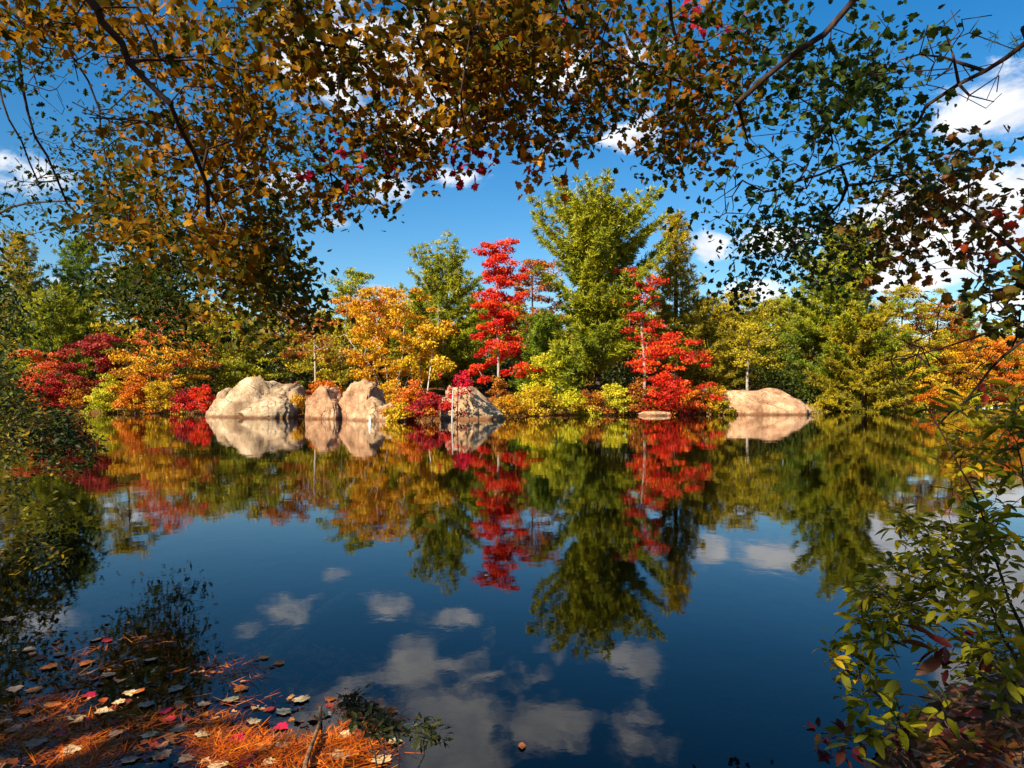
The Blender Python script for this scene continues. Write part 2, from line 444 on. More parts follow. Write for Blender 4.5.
# ------------------------------------------------------------------ far shore trees
def decid(x, y, h, w, mat, rng, base=.25, n=95, puff=.76, per=120, leaf=.215, lean=0., wide=.55, merge=None, shape='egg', trunks=1, trunk_r=None):
    """broadleaf tree: returns skeleton and leaf arrays; top = height fraction where the crown is widest"""
    z0 = gz(x, y) - .1
    sk = Skel(9000)
    tops = []
    for k in range(trunks):
        ox = (k - (trunks - 1) / 2) * w * .28
        tx, ty = x + lean * h + ox + rng.normal() * .15 * w * .3, y + rng.normal() * .3
        pts = [(x + ox * .2, y, z0), (x + ox * .5 + rng.normal() * .12, y, z0 + h * .3), ((x + ox + tx) / 2 + rng.normal() * .1, y, z0 + h * .6), (tx, ty, z0 + h * .9)]
        if k == 0: sk.limb(pts, step=.7)
        else: sk.limb(pts, at=0, step=.7)
    # clump centres on an uneven ovoid, then attractors round each clump
    tg = []; nc = max(7, n // 7)
    ph = rng.random() * 6; asym = rng.uniform(.8, 1.2, 7)
    for c in range(nc):
        t = base + (1 - base) * (((c + rng.random()) / nc) ** .9)
        if shape == 'cone': prof = (1.02 - t) / (1 - base) * 1.1 + .06
        elif shape == 'layer': prof = (.72 + .18 * math.sin(t * 19 + ph)) * (1.15 - .55 * t)
        else:
            u = (t - base) / (1 - base); tp = (wide - base) / (1 - base)
            prof = math.sin(math.pi / 2 * min(1, (u + .15) / (tp + .15))) if u < tp else math.cos(math.pi / 2 * min(1, (u - tp) / (1 - tp) * .93)) ** .75
        a = ph + c * 2.4; rr = w * .5 * prof * rng.uniform(.45, 1.0) * asym[c % 7]
        cx, cyy, cz = x + lean * h * t + rr * math.cos(a), y + rr * math.sin(a) * .8, z0 + h * t
        k = max(2, n // nc); sp = max(.35, w * .13)
        flat = .6 if shape == 'layer' else .7
        tg.append(np.array([cx, cyy, cz]) + rng.normal(size=(k, 3)) * np.array([sp * 1.15, sp, sp * flat]))
    tg = np.concatenate(tg); tg[:, 2] = np.clip(tg[:, 2], z0 + .3, z0 + h)
    sk.grow(tg, rng, seg=.7, bend=.3, jit=.12)
    N = len(tg) * per
    which = np.repeat(np.arange(len(tg)), per)
    off = rand_dir(rng, N) * (rng.random((N, 1)) ** .45) * puff * np.array([1.15, 1.1, .55 if shape != 'layer' else .42])
    off *= rng.uniform(.6, 1.35, len(tg))[which][:, None]
    cen = tg[which] + off
    nr = rand_dir(rng, N, .55); nr[:, 1] -= .25; fw = rand_dir(rng, N)
    cl = np.clip(rng.random(len(tg)) * .75 + .25 * (tg[:, 2] - z0) / h, 0, 1)[which]
    return sk, cen, nr, fw, leaf * rng.uniform(.65, 1.3, N), cl

def put_tree(name, cat, label, x, y, h, parts, bark, mat, rng, root_r, group=None, tmpl=None, tip=.012, crown='crown', stem='trunk'):
    sk, cen, nr, fw, sz, cl = parts
    root = empty(name, (x, y, gz(x, y)), label, cat, group)
    sub(stem, tubes(stem, sk.P[:sk.n], sk.par, sk.radii(root_r, tip), bark), root)
    sub(crown, leaves(crown, cen, nr, fw, sz, tmpl or tmpl_quad(.8), mat, rng, cl), root)
    return root

def pine(x, y, h, w, rng, base=.12, upsweep=.2, dens=1.0, prof=None, lean=0., ragged=.3, tuft=.42, gap=1.):
    z0 = gz(x, y) - .1; sk = Skel(20000)
    sk.limb([(x, y, z0), (x + lean * h * .4, y, z0 + h * .45), (x + lean * h, y, z0 + h)], step=.5)
    nt = sk.n
    cen = []; fwd = []; cl = []
    lev = base * h
    prof = prof or (lambda t: (1 - t) ** .75 * .9 + .12)
    while lev < h * .985:
        t = lev / h
        nb = rng.integers(4, 6)
        ph = rng.random() * 6.28
        for k in range(nb):
            a = ph + k * 6.283 / nb + rng.normal() * .25
            L = w * .5 * prof(t) * rng.uniform(1 - ragged * 1.5, 1 + ragged)
            if L < .25: L = .25
            up = upsweep + (t ** 2.2) * 1.0 + rng.normal() * .10
            st = np.array([x + lean * lev, y, z0 + lev]); ba = int(np.argmin(np.abs(sk.P[:nt, 2] - st[2])))
            dirh = np.array([math.cos(a), math.sin(a), 0])
            m = max(2, int(L / .45)); cur = ba; c_ = rng.random(); prev = sk.P[ba]
            for i in range(1, m + 1):
                u = i / m
                q = st + dirh * L * u + np.array([0, 0, L * (up * u * .6 + .28 * u * u - .05)])
                q = q + rng.normal(size=3) * .04
                cur = sk.add(q, cur)
                if u > .28 or L < 1:
                    side = np.cross(dirh, [0, 0, 1]); wd = L * .22 * (1.15 - u) + .18
                    nn = max(1, int(round((wd / .38 + .8) * dens)))
                    for j in range(nn * 2):
                        o = side * rng.uniform(-1, 1) * wd * 1.25
                        pp = q + o + np.array([0, 0, rng.normal() * .07 + abs(rng.normal()) * .05]) + dirh * rng.normal() * .15
                        cen.append(pp); fwd.append(dirh * .9 + o * .6 / max(wd, .1) + np.array([0, 0, .55])); cl.append(c_ * .6 + .4 * t)
        lev += gap * rng.uniform(.42, .78) * (1.1 - .45 * t) * (h / 16) ** .5
    cen = np.array(cen); fwd = norm(np.array(fwd)); cl = np.array(cl)
    per = 14
    N = len(cen) * per
    C = np.repeat(cen, per, 0) + rng.normal(size=(N, 3)) * .07
    Fd = norm(np.repeat(fwd, per, 0) + rng.normal(size=(N, 3)) * .55)
    nr = rand_dir(rng, N, .5); nr[:, 1] -= .3
    return sk, C, nr, Fd, tuft * rng.uniform(.7, 1.25, N), np.clip(np.repeat(cl, per) + rng.normal(size=N) * .05, 0, 1)

RNG = np.random.default_rng
seedc = [100]
def nextrng(): seedc[0] += 1; return RNG(seedc[0])
BLADE = tmpl_blade(.17)
GRP = 'trees along the far shore'
def far(kind, px, top, hw, d, pal, label, base=.25, **kw):
    r = nextrng(); x = (px - 512) / F * d
    h = EYE + (HZ - top) / F * d - gz(x, d); w = 2 * hw / F * d
    if kind == 'pine':
        parts = pine(x, d, h, w, r, base=base, **kw)
        return put_tree('pine_tree', 'tree', label, x, d, h, parts, BARK, PM(pal), r, .016 * h, GRP, BLADE, .016)
    area = h * (1 - base) * w
    n = kw.pop('nn', 0) or int(np.clip(area * 1.45, 45, 200))
    bark = kw.pop('bark', BARK); rr = kw.pop('rr', .011 * h); nm = kw.pop('name', 'broadleaf_tree')
    parts = decid(x, d, h, w, None, r, base=base, n=n, **kw)
    return put_tree(nm, 'tree', label, x, d, h, parts, bark, PM(pal), r, rr, GRP)

# kind, px, top, halfwidth px, depth, palette, label
far('pine', 18, 236, 42, 82, 'pine_gold', 'golden green pine at the far left edge of the far shore', .1, dens=1.2, upsweep=.05, gap=1.3)
far('pine', 78, 240, 46, 88, 'pine_green', 'green pine just right of the golden pine at the left edge', .1, dens=1.1)
far('pine', 52, 300, 52, 75, 'pine_lime', 'broad lime green pine in front at the left end of the far shore', .12, dens=1.3, upsweep=0., gap=1.5, prof=lambda t: (1 - t) ** .5 * .8 + .2)
far('tree', 128, 268, 38, 86, 'olive', 'tall olive tree behind the red maples at the left', .2)
far('tree', 96, 332, 34, 71, 'maroon', 'maroon maple with dull crown under the left pines', .2, shape='layer', name='maple_tree')
far('tree', 45, 352, 30, 70, 'salmon', 'red leaved sapling under the lime green pine', .2, shape='layer', name='maple_tree')
far('tree', 172, 296, 36, 72, 'salmon', 'salmon pink maple above the yellow bushes left of the rocks', .25, per=60, bark=BARK_PALE, name='maple_tree')
far('tree', 160, 338, 40, 68, 'amber', 'amber tree in front of the salmon pink maple', .08)
far('tree', 208, 305, 42, 82, 'olive', 'olive brown tree behind the big left boulder', .15)
far('tree', 248, 318, 44, 76, 'moss', 'moss green tree straight behind the big left boulder', .1)
far('tree', 285, 300, 32, 86, 'rust', 'rust brown tree behind between the left boulder and the bare tree', .15)
far('tree', 316, 318, 24, 66, 'rust', 'sparse pale trunked tree with few pinkish leaves beside the tall boulder', .5, per=16, bark=BARK_PALE, rr=.11, name='bare_tree')
far('tree', 340, 330, 36, 74, 'olive', 'low olive tree behind the pair of tall boulders', .08)
far('tree', 352, 272, 30, 84, 'pine_lime', 'green tree rising behind the golden birches', .3)
far('tree', 372, 298, 30, 78, 'orange', 'orange crowned tree between the green tree and the golden birches', .3)
far('tree', 392, 292, 50, 66, 'amber', 'golden yellow birch clump with several white trunks', .22, trunks=4, bark=BARK_BIRCH, rr=.10, name='birch_tree', wide=.6)
far('tree', 425, 325, 24, 64, 'yellow', 'smaller yellow birch at the right side of the golden birches', .25, trunks=2, bark=BARK_BIRCH, rr=.09, name='birch_tree')
far('pine', 447, 262, 45, 72, 'pine_lime', 'broad green pine left of the scarlet maple', .06, dens=1.2, ragged=.45, prof=lambda t: (1 - t) ** .42 * .72 + .26)
far('pine', 418, 292, 30, 80, 'pine_lime', 'short bright pine behind the right side of the birches', .1)
far('tree', 534, 262, 30, 76, 'rust', 'brownish orange tree just right of the scarlet maple', .2)
far('tree', 498, 241, 27, 62, 'scarlet', 'tall scarlet maple with narrow pointed crown', .16, puff=.62, nn=120, shape='cone', wide=.3, bark=BARK_PALE, rr=.13, name='maple_tree', per=150, leaf=.19)
far('pine', 545, 318, 36, 72, 'pine_green', 'low green pine between the scarlet maple and the giant pine', .06, dens=1.2)
far('pine', 598, 210, 60, 66, 'pine_lime', 'giant white pine with the tallest crown on the far shore', .18, dens=1.45, upsweep=.5, ragged=.42, tuft=.48, prof=lambda t: float(np.interp(t, [0, .15, .3, .5, .7, .8, .9, 1], [.5, .55, .75, .8, .92, .85, .6, .25])))
far('pine', 560, 345, 22, 62, 'pine_lime', 'young pine at the foot of the giant white pine', .06, dens=1.2)
far('pine', 676, 213, 38, 74, 'pine_gold', 'second tallest pine with tiered branches right of the giant pine', .12, dens=1.1, ragged=.42, prof=lambda t: (1 - t) ** .85 + .10)
far('pine', 706, 300, 36, 76, 'pine_gold', 'shorter yellowish pine beside the tiered pine', .08, dens=1.1)
far('tree', 644, 268, 27, 63, 'firemix', 'slender red maple with layered branches right of the giant pine', .25, shape='layer', name='maple_tree', bark=BARK_PALE, per=60, leaf=.18, nn=85, puff=.62)
far('tree', 674, 330, 34, 60, 'firemix', 'bright red wide maple low over the water near the ledge', .1, shape='layer', name='maple_tree', per=105, leaf=.18)
far('tree', 735, 295, 36, 82, 'olive', 'olive tree behind the sloping granite ledge', .2)
far('tree', 748, 322, 22, 72, 'olive', 'crooked pale trunked tree just above the granite ledge', .45, bark=BARK_PALE, rr=.16, per=55)
far('tree', 782, 300, 40, 90, 'moss', 'dull green tree behind the right end of the ledge', .2)
far('tree', 808, 318, 34, 82, 'green', 'dark green tree shading the right end of the ledge', .15)
far('pine', 846, 236, 62, 80, 'pine_lime', 'big golden green pine right of the granite ledge', .05, dens=1.6, upsweep=.05, gap=1.05, ragged=.45, prof=lambda t: (1 - t) ** .5 * .9 + .1)
far('pine', 862, 322, 50, 76, 'pine_gold', 'spreading bright pine hanging over the water right of the ledge', .05, dens=1.2, upsweep=-.05, gap=1.6, prof=lambda t: (1 - t) ** .4 * .8 + .2)
far('tree', 902, 288, 42, 95, 'olive', 'brown olive tree right of the big golden pine', .1)
far('tree', 936, 303, 34, 100, 'rust', 'rusty orange tree in the row at the right', .1)
far('pine', 965, 296, 24, 112, 'pine_green', 'small distant green pine above the yellow trees at the right', .1, prof=lambda t: (1 - t) ** .8 + .08)
far('tree', 912, 352, 28, 86, 'yellow', 'yellow tree at the water beside the spreading pine', .06)
far('tree', 955, 345, 30, 98, 'amber', 'amber tree right of the yellow waterside tree', .06)
far('tree', 1000, 338, 34, 108, 'orange', 'orange tree behind the small white cottage', .08)
far('tree', 1045, 330, 34, 112, 'olive', 'olive tree at the right edge behind the cottage', .08)

# far-off wood behind, read as one mass
def wood():
    r = RNG(7); C = []; Nn = []; Fw = []; S = []; K = []; tp = []; tq = []; tr_ = []; pp = []
    for i in range(84):
        px = -60 + i * 14.2 + r.normal() * 6; d = r.uniform(92, 112) if px < 880 else r.uniform(116, 128)
        x = (px - 512) / F * d; top = r.uniform(300, 342) if px < 830 else r.uniform(322, 345)
        h = EYE + (HZ - top) / F * d - gz(x, d)
        sk, c, n, f, s, k = decid(x, d, h, h * r.uniform(.55, .8), None, r, base=.04, n=64, per=56, puff=1.1, leaf=.45)
        C.append(c); Nn.append(n); Fw.append(f); S.append(s); K.append(np.clip(k * .5 + r.random() * .5, 0, 1))
        o = len(pp); pp += [v for v in sk.P[:sk.n]]; tq += [(-1 if q < 0 else q + o) for q in sk.par]; tr_ += list(sk.radii(.2, .03))
    mat = leaf_mat('foliage_wood', [(.08, .10, .008), (.22, .21, .010), (.42, .31, .012), (.55, .24, .012)], transl=.3)
    me = leaves('distant_woodland', np.concatenate(C), np.concatenate(Nn), np.concatenate(Fw), np.concatenate(S), tmpl_quad(.8), mat, r, np.concatenate(K))
    o = link('distant_woodland', me); tag(o, 'mixed olive woodland filling in behind the far shore trees', 'woodland', None, 'stuff')
    tt = link('woodland_trunks', tubes('woodland_trunks', np.array(pp), tq, tr_, BARK), o)
    tt['kind'] = 'stuff'
    # dark understorey just behind the first trees
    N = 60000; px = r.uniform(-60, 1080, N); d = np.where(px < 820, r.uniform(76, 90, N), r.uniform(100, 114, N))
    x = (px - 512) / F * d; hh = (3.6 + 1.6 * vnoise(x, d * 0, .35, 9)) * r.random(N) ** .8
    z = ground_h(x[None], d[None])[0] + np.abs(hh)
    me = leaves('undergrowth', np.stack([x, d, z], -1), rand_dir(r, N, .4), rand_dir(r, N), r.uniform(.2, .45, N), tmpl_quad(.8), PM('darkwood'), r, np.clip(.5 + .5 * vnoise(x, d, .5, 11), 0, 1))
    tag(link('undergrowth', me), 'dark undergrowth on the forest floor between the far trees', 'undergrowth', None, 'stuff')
wood()

# ------------------------------------------------------------------ shoreline shrubs
def shrub(px, top, hw, wl, pal, label, name='shrub', dense=1.0, leaf=.15, d=None):
    r = nextrng()
    d = d or EYE * F / (wl - HZ)
    x = (px - 512) / F * d; z0 = max(gz(x, d), -.05); ztop = EYE + (HZ - top) / F * d
    h = max(.6, ztop - z0); w = 2 * hw / F * d
    sk = Skel(4000); n = int(np.clip(w * h * 4.5 * dense, 14, 90))
    tg = np.stack([x + r.normal(size=n) * w * .25, d + r.normal(size=n) * min(w, 2.2) * .28, z0 + h * (.10 + .82 * r.random(n) ** .8)], -1)
    lim = 1 - .75 * np.clip(np.abs(tg[:, 0] - x) / (w * .5), 0, 1.2) ** 2
    tg[:, 2] = z0 + .12 + (tg[:, 2] - z0) * np.clip(lim, .25, 1) * r.uniform(.8, 1.1, n)
    sk.limb([(x, d, z0 - .2), (x, d, z0 + .05)], step=.1)
    for k in range(5):
        a = r.uniform(-.5, .5)
        sk.limb([(x, d, z0), (x + a * w * .4, d + r.normal() * .3, z0 + h * .35), (x + a * w * .8, d + r.normal() * .4, z0 + h * r.uniform(.5, .8))], at=0, step=.3)
    sk.grow(tg, r, seg=.4, jit=.1)
    per = 85; N = n * per; wh = np.repeat(np.arange(n), per)
    sp = (.34 + .05 * w) * np.array([1.1, 1., .65])
    cen = tg[wh] + rand_dir(r, N) * (r.random((N, 1)) ** .5) * sp * r.uniform(.7, 1.25, n)[wh][:, None]
    cen[:, 2] = np.maximum(cen[:, 2], .03)
    nr = rand_dir(r, N, .5); nr[:, 1] -= .2
    root = empty(name, (x, d, z0), label, 'shrub', 'shrubs along the far waterline')
    sub('stems', tubes('stems', sk.P[:sk.n], sk.par, sk.radii(.05, .008), BARK), root)
    sub('foliage', leaves('foliage', cen, nr, rand_dir(r, N), leaf * r.uniform(.7, 1.3, N), tmpl_quad(.8), PM(pal), r, r.random(n)[wh]), root)

SH = [
 (8, 385, 16, 413.2, 'olive', 'olive shrub at the far left end of the waterline'),
 (34, 388, 14, 413, 'orange', 'orange shrub second from the left end of the waterline'),
 (56, 378, 17, 413, 'crimson', 'crimson shrub near the left end of the waterline'),
 (84, 380, 17, 413, 'rust', 'rust brown shrub between the crimson and the yellow green shrubs'),
 (108, 376, 18, 413.5, 'lemon', 'yellow green shrub left of the tall orange shrub'),
 (135, 372, 17, 414, 'orange', 'orange upright shrub left of the golden bush'),
 (160, 378, 19, 414, 'yellow', 'golden bush in the middle of the left shore'),
 (184, 388, 14, 414.5, 'crimson', 'dark red low shrub beside the golden bush'),
 (203, 382, 14, 415, 'scarlet', 'fiery red orange shrub touching the left side of the big boulder'),
 (255, 372, 9, None, 'yellow', 'small yellow shrub growing on the big left boulder'),
 (294, 384, 12, None, 'crimson', 'crimson shrub in the gap right of the big boulder'),
 (297, 396, 12, 417, 'amber', 'amber shrub at the waterline between two boulders'),
 (325, 376, 16, None, 'orange', 'orange shrub behind the upright rounded boulder'),
 (388, 384, 17, None, 'amber', 'amber shrub above the broken slabs'),
 (400, 398, 15, 421.5, 'yellow', 'yellow shrub low beside the slabs'),
 (412, 378, 22, 420.5, 'orange', 'large orange red shrub right of the slabs'),
 (432, 386, 24, 421, 'crimson', 'deep crimson shrub left of the white snag'),
 (512, 392, 20, 417.5, 'amber', 'amber shrub at the right foot of the pale boulder'),
 (500, 380, 15, None, 'rust', 'rust coloured shrub behind the pale boulder'),
 (545, 350, 26, None, 'lemon', 'tall yellow green shrub under the young pine'),
 (536, 385, 24, 416, 'yellow', 'bright yellow shrub right of the amber one'),
 (570, 392, 20, 415.5, 'lemon', 'lemon shrub in the middle of the right shore'),
 (590, 386, 16, 415.5, 'rust', 'rusty shrub behind the lemon shrubs'),
 (612, 384, 22, 415, 'lemon', 'bright lemon shrub below the giant pine'),
 (640, 380, 20, 415, 'rust', 'brown red shrub below the slender red maple'),
 (664, 372, 20, 415, 'scarlet', 'scarlet shrub under the wide red maple'),
 (688, 384, 16, 415, 'orange', 'orange shrub under the right side of the wide red maple'),
 (712, 380, 16, 414.5, 'amber', 'amber shrub at the left end of the granite ledge'),
 (722, 398, 8, 414.8, 'olive', 'small olive shrub at the water before the granite ledge'),
 (828, 388, 14, 411.6, 'olive', 'olive shrub just right of the granite ledge'),
 (846, 392, 14, 411.2, 'lemon', 'yellow green shrub second to the right of the granite ledge'),
 (870, 390, 14, 411, 'amber', 'amber shrub third to the right of the granite ledge'),
 (895, 388, 15, 410.5, 'yellow', 'yellow shrub under the yellow waterside tree'),
 (922, 386, 15, 410, 'orange', 'orange shrub right of the yellow waterside shrub'),
 (948, 384, 14, 409, 'yellow', 'golden shrub at the water before the amber tree'),
 (972, 384, 12, 408.5, 'lemon', 'lemon shrub left of the cottage'),
]
DD = {255: 57.6, 294: 59, 325: 59, 388: 55, 500: 56, 545: 62}
for s in SH:
    shrub(s[0], s[1], s[2], s[3], s[4], s[5], d=(None if s[3] else DD[s[0]]))

# ------------------------------------------------------------------ boulders
def rock(name, label, px0, px1, top, base, mat, cuts=(), depth=None, seed=0, prof=None, rot=0., rough=.16):
    """boulder: displaced sphere trimmed by flat fracture planes; prof maps -1..1 across to relative height"""
    import bmesh
    bm = bmesh.new(); bmesh.ops.create_icosphere(bm, subdivisions=5, radius=1.0)
    d = EYE * F / (base - HZ)
    w = (px1 - px0) / F * d; x = ((px0 + px1) / 2 - 512) / F * d; h = EYE + (HZ - top) / F * d
    dp = depth or w * .8
    sv = Vector((seed * 3.1, seed * 1.7, seed * .9))
    cs = [(Vector(n).normalized(), k) for n, k in cuts]
    rr = random.Random(seed)
    for _ in range(7):
        n = Vector((rr.uniform(-1, 1), rr.uniform(-1, .2), rr.uniform(-.2, 1))).normalized(); cs.append((n, rr.uniform(.95, 1.12)))
    for v in bm.verts:
        p = v.co.copy()
        p = Vector((math.copysign(abs(p.x) ** .50, p.x), math.copysign(abs(p.y) ** .55, p.y), math.copysign(abs(p.z) ** .45, p.z)))
        for n, k in cs:
            e = p.dot(n) - k
            if e > 0: p -= n * e * .92
        q = p * 1.3 + sv
        f = mnoise.fractal(q, .75, 2.1, 7, noise_basis='PERLIN_ORIGINAL') * rough * 1.25
        rdg = abs(mnoise.noise(Vector((p.x * 2.1, p.y * 2.1, p.z * 1.1)) + sv * 2)); f -= max(0, .10 - rdg) * 1.2
        p += p.normalized() * f
        if prof is not None:
            p.z = p.z * (prof(max(-1, min(1, p.x))) if p.z > 0 else 1)
        v.co = Vector((p.x * w / 2, p.y * dp / 2, p.z * (h if p.z > 0 else h * .6)))
    bmesh.ops.rotate(bm, verts=bm.verts, cent=(0, 0, 0), matrix=__import__('mathutils').Matrix.Rotation(rot, 3, 'Y'))
    me = bpy.data.meshes.new(name); bm.to_mesh(me); bm.free()
    for p_ in me.polygons: p_.use_smooth = True
    me.materials.append(mat)
    o = link(name, me); o.location = (x, d + dp * .35, 0)
    tag(o, label, 'boulder', 'granite boulders at the far waterline'); return o
def lerp_prof(pts):
    xs = [p[0] for p in pts]; ys = [p[1] for p in pts]
    return lambda v: float(np.interp(v, xs, ys))
rock('boulder', 'widest tan boulder with stepped top at the left', 217, 291, 379, 417, ROCK, [((.5, -.8, .3), .70)], seed=3, depth=5, prof=lerp_prof([(-1, .5), (-.75, .75), (-.4, .90), (-.1, .98), (.25, 1.0), (.5, .86), (.8, 1.0), (1, 1.3)]))
rock('boulder', 'smaller tan boulder leaning on the left side of the widest boulder', 204, 240, 388, 416.8, ROCK, seed=4, depth=3.2, prof=lerp_prof([(-1, .4), (0, 1), (1, .9)]))
rock('boulder', 'low cream slab at the foot of the widest boulder', 236, 289, 397, 418, ROCK, seed=14, depth=3, prof=lerp_prof([(-1, .6), (0, 1), (1, .85)]))
rock('boulder', 'upright rounded pinkish boulder with flat face', 303, 338, 387, 419, ROCK_PINK, [((-.2, -1, .15), .62)], seed=5, depth=2.6, prof=lerp_prof([(-1, .7), (.3, 1.02), (1, .9)]))
rock('boulder', 'tall leaning pinkish boulder with white top', 333, 380, 379, 419, ROCK_PINK, [((.8, -.5, -.3), .55), ((-.3, -1, .2), .65)], seed=6, depth=3.4, prof=lerp_prof([(-1, .82), (0, 1), (.8, 1.04), (1, .95)]))
rock('boulder', 'low slanted slab right under the tall leaning boulder', 346, 392, 396, 420.5, ROCK_BEIGE, [((-.7, -.6, .5), .6)], seed=7, depth=2.5, prof=lerp_prof([(-1, .6), (-.6, .7), (0, .98), (.6, .8), (1, .7)]))
rock('boulder', 'small broken slab left of the yellow low shrub', 372, 412, 402, 421, ROCK_BEIGE, [((-.7, -.6, .5), .6)], seed=8, depth=2, prof=lerp_prof([(-1, .8), (-.2, 1), (.4, .7), (1, .8)]))
rock('boulder', 'pale sloping boulder right of the white snag', 440, 501, 386, 419.5, ROCK_BEIGE, [], seed=9, depth=4.4, prof=lerp_prof([(-1, 1.35), (-.8, 1.1), (-.5, 1.0), (0, .94), (.5, .66), (1, .3)]))
rock('boulder', 'long flat granite ledge on the right shore', 712, 818, 389, 414.6, ROCK_PINK, [((0, -.75, .65), .95)], seed=10, depth=7, prof=lerp_prof([(-1, 1.6), (-.85, 1.2), (-.5, 1.0), (.3, .96), (.75, .75), (1, .4)]), rough=.13)
rock('boulder', 'thin flat stone at the water below the wide red maple', 640, 672, 411.5, 415.6, ROCK_BEIGE, seed=11, depth=1.5)

# snag, red sapling, white post
def snag():
    r = RNG(55); d = 43.0; x = (452 - 512) / F * d; z0 = -.3
    sk = Skel(300); sk.limb([(x, d, z0), (x + .02, d, .8), (x + .05, d, 2.0)], step=.3, r=(.06, .035))
    root = empty('birch_snag', (x, d, 0), 'slender white dead stem standing in water before the pale boulder', 'dead tree')
    sk.limb([(x + .02, d, 1.3), (x + .14, d - .1, 1.6)], step=.1, r=(.02, .01))
    sub('trunk', tubes('trunk', sk.P[:sk.n], sk.par, sk.radii(.06, .012), BARK_BIRCH, 7), root)
    x2 = (457 - 512) / F * 45.5; d2 = 45.5; root = empty('red_sapling', (x2, d2, 0), 'little bright crimson sapling rising before the pale boulder', 'sapling')
    sk = Skel(600); sk.limb([(x2, d2, -.2), (x2 + .05, d2, 1.2), (x2 + .1, d2, 2.8)], step=.25)
    tg = np.stack([x2 + .1 + r.normal(size=22) * .42, d2 + r.normal(size=22) * .35, r.uniform(1.5, 3.1, 22)], -1)
    sk.grow(tg, r, seg=.2); wh = np.repeat(np.arange(22), 28)
    cen = tg[wh] + r.normal(size=(len(wh), 3)) * .11
    sub('trunk', tubes('trunk', sk.P[:sk.n], sk.par, sk.radii(.035, .006), BARK), root)
    m = leaf_mat('foliage_ruby', [(.50, .004, .03), (.75, .012, .05), (.8, .03, .05)])
    sub('crown', leaves('crown', cen, rand_dir(r, len(wh), .4), rand_dir(r, len(wh)), .15, tmpl_quad(.8), m, r), root)
snag()
def lathe(name, prof, mat, seg=20):
    V = []; Lq = []; tot = []
    for rr, z in prof:
        for i in range(seg): a = i / seg * 2 * math.pi; V.append((rr * math.cos(a), rr * math.sin(a), z))
    for k in range(len(prof) - 1):
        for i in range(seg):
            j = (i + 1) % seg; Lq += [k * seg + i, k * seg + j, (k + 1) * seg + j, (k + 1) * seg + i]; tot.append(4)
    return raw_mesh(name, V, Lq, tot, None, mat, True)
pm, T = new_mat('white_paint'); g = T.n('ShaderNodeTexCoord').outputs['Object']
finish(pm, T, principled(T, T.mix(T.mr(T.noise(g, 8, 5), .5, .75, 0, .5), (.82, .82, .80), (.45, .44, .40)), .45, .4))
bd = 38.0; bx_ = (370 - 512) / F * bd  # white upright added for a bright spot on the water
post = link('white_post', lathe('white_post', [(.0, -.2), (.10, -.18), (.09, -.05), (.09, .04), (.07, .10), (.055, .14), (.055, .40), (.04, .45), (0, .46)], pm))
post.location = (bx_, bd, 0); tag(post, 'small white buoy floating before the broken slabs', 'post')

# cottage on the right shore
def box(name, x0, x1, y0, y1, z0, z1, mat, parent=None):
    V = [(x0, y0, z0), (x1, y0, z0), (x1, y1, z0), (x0, y1, z0), (x0, y0, z1), (x1, y0, z1), (x1, y1, z1), (x0, y1, z1)]
    Lq = [0, 3, 2, 1, 4, 5, 6, 7, 0, 1, 5, 4, 1, 2, 6, 5, 2, 3, 7, 6, 3, 0, 4, 7]
    return link(name, raw_mesh(name, V, Lq, [4] * 6, None, mat), parent)
dk, T = new_mat('dark_pane'); finish(dk, T, principled(T, (.03, .035, .04), .1, .5))
rf, T = new_mat('ochre_shingles'); g = T.n('ShaderNodeTexCoord').outputs['Object']
finish(rf, T, principled(T, T.mix(T.noise(g, 4, 5), (.42, .20, .03), (.62, .33, .06)), .85, .2))
cd = 104; cx = (995 - 512) / F * cd; cz = gz(cx, cd)
cot = empty('cottage', (cx, cd, cz), 'small white cottage with ochre roof on the right far shore', 'cottage')
sb = box('wall', -1.9, 1.9, 0, 3, -.4, 1.25, pm, cot)
roofm = raw_mesh('roof', [(-2.2, -.3, 1.2), (2.2, -.3, 1.2), (2.2, 1.5, 2.3), (-2.2, 1.5, 2.3), (2.2, 3.3, 1.2), (-2.2, 3.3, 1.2), (-2.2, -.3, 1.32), (2.2, -.3, 1.32), (2.2, 1.5, 2.44), (-2.2, 1.5, 2.44), (2.2, 3.3, 1.32), (-2.2, 3.3, 1.32)],
  [0, 3, 2, 1, 3, 5, 4, 2, 6, 7, 8, 9, 9, 8, 10, 11, 0, 1, 7, 6, 5, 11, 10, 4, 0, 6, 9, 3, 3, 9, 11, 5, 1, 2, 8, 7, 2, 4, 10, 8], [4] * 10, None, rf)
link('roof', roofm, cot)
box('door', -.35, .45, -.05, -.003, -.35, 1.05, dk, cot)
for wx_ in (-1.2, 1.2): box('window', wx_ - .3, wx_ + .3, -.05, -.003, .45, 1.0, dk, cot)

